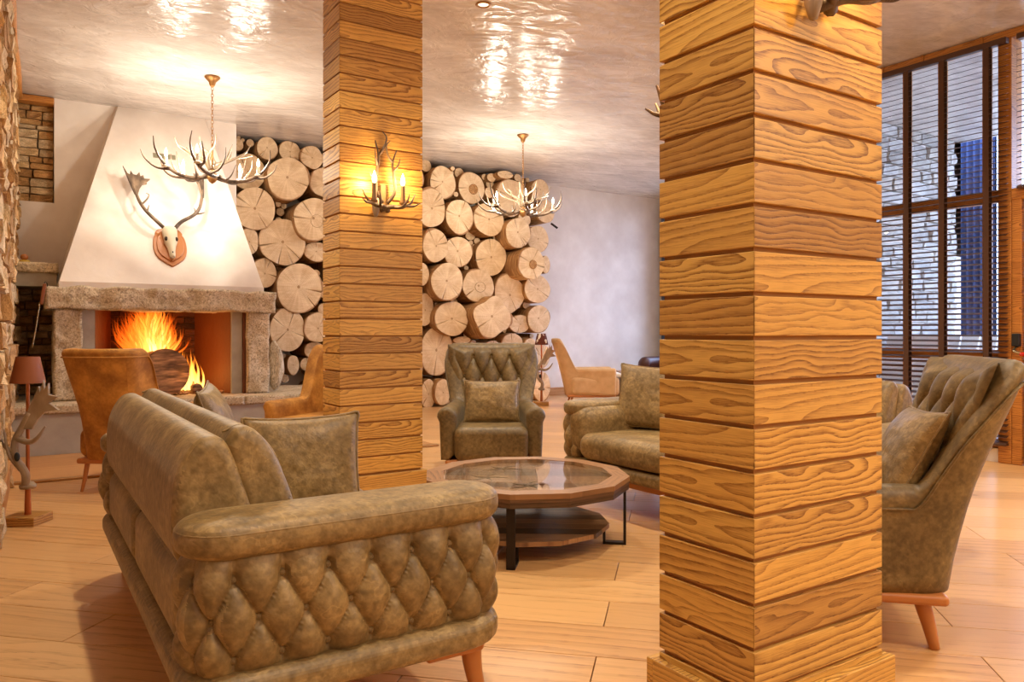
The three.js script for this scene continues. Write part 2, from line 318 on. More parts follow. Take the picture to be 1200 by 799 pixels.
{ // timber edge where the stone wall meets the ceiling
  const g = tube([[-0.09, 3.7, -4.9], [-0.05, 3.72, -5.8], [-0.075, 3.69, -6.5], [-0.03, 3.71, -7.4], [-0.02, 3.7, -8.6], [0.03, 3.71, -9.9]], (t) => 0.045 + 0.012 * Math.sin(t * 17), 40, 9);
  struct('trim_2', boxUV(g, 1.5), M.frameWood, 'crooked timber edge between stone wall and ceiling');
}
stones(wallBack, 0.4, 1.1, [0.045, 0.11], [0.13, 0.32], 0.07, stoneMats, 0, [-0.04, 2.585, -10.13]);

// wing to the right and its outer stone face
const wallWing = structGroup('wall_wing', 'stone-clad outer wall of the wing seen through the blinds');
part(wallWing, 'core', boxUV(box(7.4, 11, 0, C + 0.6, -5.62, -5.5), 0.5), M.wallPaint);
stones(wallWing, 3.35, 4.2, [0.1, 0.2], [0.22, 0.6], 0.07, outStoneMats, 0, [7.45, 0.0, -5.5]);
{
  const w = structGroup('window_3', 'tall window of the wing');
  const wr = structGroup('wall_right', 'plaster wall of the wing around a tall window');
  part(wr, 'plaster', boxUV(merge([box(10.8, 11, 0, 0.3, -11.1, -5.5), box(10.8, 11, 3.5, C, -11.1, -5.5), box(10.8, 11, 0.3, 3.5, -11.1, -10.6), box(10.8, 11, 0.3, 3.5, -6, -5.5)]), 0.5), M.wallPaint);
  for (const z of [-10.56, -9.05, -7.55, -6.04]) part(w, 'post', rb(10.82, 10.9, 0.3, 3.5, z - 0.04, z + 0.04, 0.008), M.frameWood);
  for (const y of [0.34, 2.3, 3.46]) part(w, 'rail', rb(10.83, 10.89, y - 0.04, y + 0.04, -10.5, -6.1, 0.008), M.frameWood);
  for (let k = 0; k < 3; k++) part(w, 'pane', box(10.858, 10.862, 0.38, 3.42, -10.5 + k * 1.5, -9.1 + k * 1.5), M.glass);
}
single('curtain', grid(60, 6, (u, v) => [10.66 + 0.045 * Math.sin(u * 38) + 0.01 * Math.sin(v * 3 + u * 9), 0.03 + v * 3.62, -11.02 + u * 0.55]), M.curtain, 'grey blue curtain hanging in the corner of the white wall', 'curtain');
single('curtain_rod', new THREE.CylinderGeometry(0.014, 0.014, 4.9, 10).rotateX(PI / 2).translate(10.66, 3.68, -8.6), M.blackMetal, 'dark curtain rod above the grey blue curtain', 'curtain rod');

// ---------- window wall ----------
const XW = 7.23;
const wallWin = structGroup('wall_window', 'plaster wall around the large windows');
part(wallWin, 'plaster', boxUV(merge([box(XW, 7.4, 0, 0.12, -5.5, -3.27), box(XW, 7.4, 0, 0.1, -2.15, -1.4), box(XW, 7.4, 3.5, C, -2.15, -1.4), box(XW, 7.4, 0, C, -1.4, 4), box(XW, 7.4, 3.7, C, -3.27, -2.15)]), 0.5), M.wallPaint);
const win1 = structGroup('window_1', 'large timber window behind slatted blinds');
const wood = (g, k = 1) => boxUV(g, 1.4, rnd(), rnd());
part(win1, 'header', wood(rb(7.2, 7.36, 3.685, C, -5.48, -3.06, 0.008)), M.frameWood);
for (const [y0, y1] of [[2.29, 2.385], [0.89, 0.985], [0.12, 0.2]]) part(win1, 'rail', wood(rb(7.25, 7.36, y0, y1, -5.48, -3.27, 0.008)), M.frameWood);
for (const z of [-5.46, -4.78, -4.154, -3.814, -3.422]) part(win1, 'mullion', wood(rb(7.26, 7.35, 0.12, 3.69, z - 0.025, z + 0.025, 0.006)), M.frameWood);
{ const zs = [-5.46, -4.78, -4.154, -3.814, -3.422], ys = [[0.2, 0.89], [0.985, 2.29], [2.385, 3.685]]; for (let i = 0; i < 4; i++) for (const [a, b] of ys) part(win1, 'pane', box(7.303, 7.307, a, b, zs[i] + 0.025, zs[i + 1] - 0.025), M.glass); }
for (const [z, w] of [[-4.35, 0.03], [-3.95, 0.03], [-3.42, 0.03]]) part(win1, 'header_clip', wood(rb(7.185, 7.2, 3.675, C - 0.002, z - w / 2, z + w / 2, 0.003)), M.frameWood);
part(win1, 'post', wood(rb(7.2, 7.4, 0, 3.69, -3.29, -3.18, 0.01)), M.frameWood);
function blind(z0, z1, y0, y1, tapes, label) {
  const t = thing('venetian_blind', label, 'blind', [7.155, y0, (z0 + z1) / 2]);
  const L = z1 - z0, n = Math.floor((y1 - y0 - 0.06) / 0.0485), g = rbox(0.05, 0.0035, L, 0.0015, 1);
  part(t, 'headrail', rb(-0.03, 0.03, y1 - y0 - 0.05, y1 - y0, -L / 2, L / 2, 0.006), M.slat);
  for (let k = 0; k < n; k++) { const m = part(t, 'slat', g, M.slat); m.position.set(0, 0.03 + k * 0.0485, 0); m.rotation.z = 0.34; }
  for (const z of tapes) for (const s of [-1, 1]) part(t, 'ladder_tape', rb(s * 0.028 - 0.0012, s * 0.028 + 0.0012, 0.01, y1 - y0 - 0.05, z - 0.024 - (z0 + z1) / 2, z + 0.024 - (z0 + z1) / 2, 0.001, 1), M.tape);
  part(t, 'bottom_rail', rb(-0.028, 0.028, 0, 0.02, -L / 2, L / 2, 0.005), M.slat);
}
blind(-5.4, -3.19, 0.16, 3.68, [-5.2, -4.62, -4.068, -3.736, -3.352], 'wide dark wooden venetian blind over the large window beside the door');
blind(-3.11, -2.25, 2.36, 3.68, [-2.95, -2.4], 'short venetian blind above the timber door');
const win2 = structGroup('unseen_window_2', 'unseen narrow window beyond the door, sized for its daylight');  // out of view, placed for daylight on the floor but not the column
for (const z of [-2.11, -1.44]) part(win2, 'post', wood(rb(7.26, 7.36, 0.1, 3.5, z - 0.04, z + 0.04, 0.008)), M.frameWood);
for (const y of [0.14, 2.3, 3.46]) part(win2, 'rail', wood(rb(7.26, 7.36, y - 0.04, y + 0.04, -2.07, -1.48, 0.008)), M.frameWood);
for (const [a, b] of [[0.18, 2.26], [2.34, 3.42]]) part(win2, 'pane', box(7.303, 7.307, a, b, -2.07, -1.48), M.glass);
const door1 = structGroup('door_1', 'orange-brown timber door with glazed transom');
part(door1, 'frame', wood(merge([rb(7.2, 7.38, 0, 2.38, -3.18, -3.1, 0.01), rb(7.2, 7.38, 0, 3.7, -2.25, -2.15, 0.01), rb(7.19, 7.38, 2.28, 2.38, -3.18, -2.15, 0.01)])), M.frameWood);
part(door1, 'leaf', wood(merge([rb(7.22, 7.29, 0.01, 2.28, -3.095, -2.93, 0.01), rb(7.22, 7.29, 0.01, 2.28, -2.42, -2.255, 0.01), rb(7.22, 7.29, 0.01, 0.3, -2.93, -2.42, 0.008), rb(7.22, 7.29, 2.12, 2.28, -2.93, -2.42, 0.008)])), M.frameWood);
part(door1, 'added_door_pane', box(7.253, 7.257, 0.3, 2.12, -2.93, -2.42), M.glass);  // glazing added to let more daylight onto the right of the floor
part(door1, 'transom_pane', box(7.303, 7.307, 2.38, 3.7, -3.18, -2.25), M.glass);
part(door1, 'lock_box', rb(7.15, 7.205, 1.02, 1.13, -3.16, -3.1, 0.01), M.black, 'small black lock box');
part(door1, 'handle', merge([tube([[7.2, 1.02, -3.13], [7.13, 0.985, -3.13], [7.12, 0.96, -3.08]], 0.012, 10, 7)]), M.chrome);
part(door1, 'grip', new THREE.CapsuleGeometry(0.018, 0.09, 4, 10).rotateX(PI / 2).translate(7.12, 0.955, -3.02), M.redGlass, 'red grip');
// ---------- outdoors ----------
struct('floor_terrace', boxUV(box(7.4, 40, -0.3, -0.08, -30, 30), 0.4), M.terrace, 'pale paved terrace outside the windows');
struct('ceiling_sky_screen', box(7.42, 11.6, 3.9, 4.05, -5.42, -3.25), M.white, 'pale added soffit screening the sky outside the windows');  // added overhang that keeps the bright sky out of the window view
{ const g = grid(70, 4, (u, v) => [12 + 0.05 * Math.sin(u * 55), -0.08 + v * 4.25, -6.35 + u * 0.85]); const b = grid(70, 4, (u, v) => [12.06 + 0.05 * Math.sin(u * 55), -0.08 + v * 4.25, -6.35 + u * 0.85]); single('reflection_drape', boxUV(merge([g, b])), M.blueCloth, 'dark blue folded drape standing in for a curtain reflection in the glass', 'drape'); }  // modelled stand-in for a blue curtain reflection in the window
for (let k = 0; k < 5; k++) single('folding_lounger', rb(-0.02, 0.02, 0, 1.25, -0.32, 0.32, 0.01).rotateZ(-0.35), M.white, 'pale folded lounger leaning outside the large window', 'lounger', [8.6 + k * 0.45, -0.08, -5.05], 0, 'folded loungers outside the window');

// ---------- timber columns ----------
function column(x0, x1, z0, z1, phase, label) {
  const cx = (x0 + x1) / 2, cz = (z0 + z1) / 2, w = x1 - x0, d = z1 - z0, T = 0.024, P = 0.122, Hk = 0.1095;
  const t = thing('timber_column', label, 'column', [cx, 0, cz]);
  part(t, 'core', box(-w / 2 + 0.012, w / 2 - 0.012, 0, C, -d / 2 + 0.012, d / 2 - 0.012), M.core);
  const make = (len, hh) => { const v = []; for (let k = 0; k < 8; k++) { let g = rbox(len, hh, T, 0.0028, 2); g = g.index ? g.toNonIndexed() : g; const p = g.attributes.position, n = g.attributes.normal, uv = []; for (let i = 0; i < p.count; i++) if (p.getZ(i) < 0) p.setX(i, p.getX(i) * (len - 2 * T) / len); const off = 0.5; for (let i = 0; i < p.count; i++) { const end = Math.abs(n.getX(i)) > 0.8; uv.push((end ? p.getZ(i) : p.getX(i)) / 0.7 + off, (k + 0.05 + 0.9 * ((end || Math.abs(n.getZ(i)) > 0.5 ? p.getY(i) : p.getZ(i)) / 0.122 + 0.5)) / 8); } g.setAttribute('uv', new THREE.Float32BufferAttribute(uv, 2)); v.push(g); } return v; };
  const GF = make(w, Hk), GS = make(d, Hk);
  for (let y = phase; y < C; y += P) {
    const hh = Math.min(Hk, C - y - 0.012); if (hh < 0.03) continue;
    const top = y + 0.006, s = hh / Hk;
    for (const [gv, px, pz, ry] of [[GF, 0, d / 2 - T / 2, 0], [GF, 0, -d / 2 + T / 2, PI], [GS, -w / 2 + T / 2, 0, -PI / 2], [GS, w / 2 - T / 2, 0, PI / 2]]) {
      if (top < 0.13 && top + hh < 0.14) continue;
      const m = part(t, 'plank', gv[Math.floor(rnd() * 8)], M.oak[Math.floor(rnd() * 5)]);
      m.position.set(px, top + hh / 2, pz); m.rotation.y = ry; m.scale.y = s; if (rnd() < 0.5) m.rotation.z = PI;
    }
  }
  const pb = (a, b, c, e) => boxUV(rb(a, b, 0, 0.13, c, e, 0.004), 1.43, rnd(), rnd());
  for (const [a, b, c, e] of [[-w / 2 - 0.028, w / 2 + 0.028, d / 2, d / 2 + 0.028], [-w / 2 - 0.028, w / 2 + 0.028, -d / 2 - 0.028, -d / 2], [-w / 2 - 0.028, -w / 2, -d / 2, d / 2], [w / 2, w / 2 + 0.028, -d / 2, d / 2]]) part(t, 'plinth_board', pb(a, b, c, e), M.oak[2]);
  return t;
}
column(1.689, 2.297, -1.755, -1.388, 0.033, 'oak-clad column rising beside the tall armchair with the tan legs');
column(1.88, 2.518, -5.43, -5.09, 0.017, 'oak-clad column with a two-candle antler sconce on its face');

// ---------- fireplace ----------
function roughen(g, amp, s) { // small knocks on a rock-faced block
  g.deleteAttribute('uv'); g.deleteAttribute('normal'); g = mergeVertices(g, 1e-4); const p = g.attributes.position;
  for (let i = 0; i < p.count; i++) { const x = p.getX(i), y = p.getY(i), z = p.getZ(i), n = (k) => fbm(x * 0.37 + 0.31 * z + k, y * 0.41 + 0.23 * z, 16, 16, 4, s + k * 5) - 0.5; p.setXYZ(i, x + amp * n(1), y + amp * n(2), z + amp * 2 * n(3)); }
  g.computeVertexNormals(); return boxUV(g, 1.2);
}
const seg = (x0, x1, y0, y1, z0, z1, a, b, c) => new THREE.BoxGeometry(x1 - x0, y1 - y0, z1 - z0, a, b, c).translate((x0 + x1) / 2, (y0 + y1) / 2, (z0 + z1) / 2);
{
  const t = thing('fireplace', 'granite fireplace with a tapered white chimney hood and a burning fire', 'fireplace', [1.3, 0, -9]);
  const p = (n, g, m, l) => part(t, n, g.translate(-1.3, 0, 9), m, l);
  const hood = new THREE.BufferGeometry();
  { const P = [[0.35, 1.63, -8.53], [2.28, 1.63, -8.53], [2.28, 1.63, -9.97], [0.35, 1.63, -9.97], [0.995, C, -9.93], [1.947, C, -9.93], [1.96, C, -9.97], [0.97, C, -9.97]], q = []; for (const [a, b, c, d] of [[0, 1, 5, 4], [1, 2, 6, 5], [2, 3, 7, 6], [3, 0, 4, 7], [3, 2, 1, 0]]) for (const i of [a, b, c, a, c, d]) q.push(...P[i]); hood.setAttribute('position', new THREE.Float32BufferAttribute(q, 3)); hood.computeVertexNormals(); }
  p('chimney_hood', boxUV(hood, 0.5), M.plaster, 'tapered white plaster hood');
  p('hood_lip', boxUV(box(0.345, 2.285, 1.575, 1.631, -9.97, -8.525), 0.5), M.plaster);
  { const g = rbox(0.24, 0.075, 0.012, 0.003); p('hood_vent', g.rotateX(-0.58).translate(1.43, 3.155, -9.535), std({ color: '#8f8a72', roughness: 0.5, metalness: 0.3 }), 'small grey metal vent'); }
  p('mantel', roughen(seg(0.235, 2.41, 1.36, 1.583, -9.0, -8.5, 70, 9, 8), 0.05, 401), M.granite, 'rough-hewn granite lintel');
  p('pillar', roughen(seg(0.302, 0.545, 0.47, 1.362, -9.0, -8.54, 10, 32, 6), 0.035, 421), M.granite);
  p('pillar', roughen(seg(2.112, 2.35, 0.47, 1.362, -9.0, -8.54, 10, 32, 6), 0.035, 441), M.granite);
  p('jamb', boxUV(box(0.545, 0.66, 0.47, 1.36, -9.0, -8.64), 1), M.concrete);
  p('jamb', boxUV(box(1.97, 2.082, 0.47, 1.36, -9.0, -8.64), 1), M.concrete);
  p('rust_strip', rb(2.084, 2.11, 0.47, 1.36, -8.7, -8.6, 0.003), M.rust);
  p('hearth_base', boxUV(box(-0.05, 3.6, 0, 0.385, -10.15, -8.24), 0.6), M.concrete, 'grey concrete hearth base');
  for (const [a, b] of [[-0.05, 0.93], [0.936, 2.0], [2.006, 2.9], [2.906, 3.62]]) p('hearth_slab', roughen(seg(a, b, 0.385, 0.47, -9.6, -8.2, 30, 4, 10), 0.016, 461), M.graniteSmooth);
  // firebox: brick back and splayed metal cheeks
  for (let r = 0; r < 13; r++) for (let k = -1; k < 5; k++) {
    const x0 = Math.max(0.62, 0.7 + k * 0.27 + (r % 2) * 0.135), x1 = Math.min(2.02, 0.7 + (k + 1) * 0.27 + (r % 2) * 0.135 - 0.012); if (x1 - x0 < 0.03) continue;
    p('firebrick', box(x0, x1, 0.48 + r * 0.07, 0.538 + r * 0.07, -9.62, -9.5 - rnd() * 0.012), brickMats[Math.floor(rnd() * 4)]);
  }
  p('firebox_back', box(0.55, 2.1, 0.4, 1.7, -9.75, -9.56), M.core);
  p('firebox_top', box(0.55, 2.1, 1.4, 1.5, -9.75, -8.6), M.black);
  const cheek = (xa, xb) => { const g = new THREE.BufferGeometry(), a = [xa, 0.47, -8.68], b = [xb, 0.47, -9.5], q = []; const e = [[a, b], [[xa + (xb > xa ? -0.02 : 0.02), 0.47, -8.68], [xb + (xb > xa ? -0.02 : 0.02), 0.47, -9.5]]]; for (const [m, n] of e) { const mt = [m[0], 1.42, m[2]], nt = [n[0], 1.42, n[2]]; for (const v of [m, n, nt, m, nt, mt]) q.push(...v); } g.setAttribute('position', new THREE.Float32BufferAttribute(q, 3)); g.computeVertexNormals(); return boxUV(g, 1.5); };
  p('firebox_cheek', cheek(0.665, 0.88), M.rust); p('firebox_cheek', cheek(1.965, 1.75), M.rust);
  // ledge and wood niche left of the opening
  p('ledge', roughen(seg(-0.05, 0.36, 1.735, 1.84, -9.95, -8.98, 12, 5, 8), 0.03, 481), M.granite);
  p('niche_lintel', boxUV(box(-0.05, 0.345, 1.6, 1.74, -9.95, -9.0), 1), M.concrete);
  stones(t, 0.42, 1.13, [0.06, 0.11], [0.1, 0.24], 0.08, stoneMats, 0, [-0.06 - 1.3, 0.47, -9.72 + 9], 'niche_stone');
}
{ // the fire: big log, embers, flames
  const big = tube([[1.1, 0.74, -9.35], [1.27, 0.715, -8.95], [1.34, 0.715, -8.74]], (t) => 0.24 + 0.012 * Math.sin(t * 9), 10, 22);
  single('burning_log', boxUV(big, 1.3), M.char, 'thick charred log burning in the fireplace', 'log');
  single('burning_log', boxUV(tube([[1.64, 0.53, -8.74], [1.64, 0.54, -9.0], [1.62, 0.56, -9.35]], 0.055, 8, 10), 2), M.char, 'thin charred branch beside the thick burning log', 'log');
  { const l = []; for (let k = 0; k < 60; k++) { const s = rr(0.012, 0.035); l.push(new THREE.DodecahedronGeometry(s, 0).scale(rr(0.8, 1.6), 0.6, 1).rotateY(rnd() * 6).translate(rr(1.4, 1.9), 0.475 + s * 0.4, rr(-9.3, -8.72))); } const m = single('ember_bed', boxUV(merge(l), 3), M.char, 'bed of charred wood pieces and ash right of the burning log', 'embers'); m.userData.kind = 'stuff'; }
  const t = thing('fire', 'tall orange and yellow flames above the burning log', 'fire', [1.25, 0.47, -9.05]);
  const flames = (n, spread, h0, h1, r0, xs) => {
    const l = [];
    for (let k = 0; k < n; k++) {
      const a = rr(-1, 1), bx = xs + a * spread * 0.45, bz = rr(-0.2, 0.12), h = rr(h0, h1) * (1 - 0.35 * Math.abs(a)), tx = bx + a * spread * 0.75 + rr(-0.05, 0.05), y0 = 0.12 + 0.28 * Math.exp(-Math.pow((bx + 0.04) / 0.22, 2));
      l.push(tube([[bx, y0, bz], [bx + rr(-0.03, 0.03) + a * spread * 0.15, y0 + h * 0.33, bz], [(bx + tx) / 2 + rr(-0.06, 0.06), y0 + h * 0.66, bz - 0.03], [bx + (tx - bx) * 0.75 + rr(-0.06, 0.06), Math.min(0.93, y0 + h), bz - 0.05]], (q) => r0 * rr(0.9, 1.1) * (0.35 + 1.9 * q) * Math.pow(1 - q, 1.1) + 0.001, 12, 6));
    }
    return merge(l);
  };
  const fm = (r, g, b, e, o) => std({ color: '#000000', emissive: tint(r, g, b), emissiveIntensity: e, emissiveMap: flameColor, alphaMap: flameAlpha, transparent: true, opacity: o, depthWrite: false, roughness: 1 });
  part(t, 'flame_body', flames(16, 0.14, 0.5, 0.75, 0.05, 0.0), fm(1, 0.5, 0.12, 1.8, 0.3), 'broad yellow flame body');
  part(t, 'outer_flame', flames(170, 0.36, 0.45, 0.85, 0.014, -0.03), fm(1, 0.26, 0.03, 1.5, 0.3), 'orange outer flames');
  part(t, 'middle_flame', flames(120, 0.24, 0.45, 0.8, 0.015, 0), fm(1, 0.44, 0.08, 2.2, 0.42), 'yellow flames');
  part(t, 'inner_flame', flames(60, 0.13, 0.3, 0.7, 0.016, 0.03), fm(1, 0.68, 0.26, 3.0, 0.6), 'pale yellow flame core');
  { const l = []; for (let k = 0; k < 46; k++) { const x = rr(0.24, 0.46), z = rr(-0.2, 0.26), h = rr(0.08, 0.5) * (1 - 1.3 * Math.abs(x - 0.31)); l.push(tube([[x, 0.04, z], [x + rr(-0.03, 0.03), 0.04 + h * 0.5, z], [x + rr(-0.05, 0.02), 0.04 + h, z]], (q) => 0.018 * (0.5 + q) * (1 - q) + 0.001, 8, 6)); } part(t, 'side_flame', merge(l), fm(1, 0.62, 0.16, 2.8, 0.55), 'small bright flames beside the log'); }
  for (const [x, y, z, i] of [[1.3, 1.05, -9.0, 1.1], [1.55, 0.7, -8.85, 0.5]]) { const L = new THREE.PointLight(tint(1, 0.45, 0.12), i); L.position.set(x, y, z); L.castShadow = true; L.shadow.radius = 6; scene.add(L); L.name = 'fire_light'; }
}
// fire tool hung left of the mantel, figurine on the ledge
{
  const t = thing('fireplace_brush', 'hearth brush with a wooden handle hanging left of the granite lintel', 'brush', [0.19, 1.0, -8.47]);
  part(t, 'handle', boxUV(rbox(0.03, 0.2, 0.02, 0.008).rotateZ(-0.14).translate(0.025, 0.5, 0), 2), M.shadeLeather);
  part(t, 'rod', tube([[0.0, 0.42, 0], [-0.035, 0.16, 0], [-0.06, 0.0, 0]], 0.006, 8, 7), M.chrome);
  part(t, 'hook', tube([[0.03, 0.58, 0], [0.045, 0.62, -0.01], [0.06, 0.6, -0.03], [0.06, 0.575, -0.03]], 0.004, 10, 6), M.blackMetal);
}
{ const t = thing('figurine', 'tiny round brown figurine on a yellow base on the stone ledge', 'figurine', [0.07, 1.84, -9.05]); part(t, 'base', cyl(0.05, 0.045, 0.02, 0, 0, 0), std({ color: '#c9a43a' })); part(t, 'body', new THREE.SphereGeometry(0.035, 14, 10).scale(1, 0.9, 1).translate(0, 0.05, 0), M.legWood); }

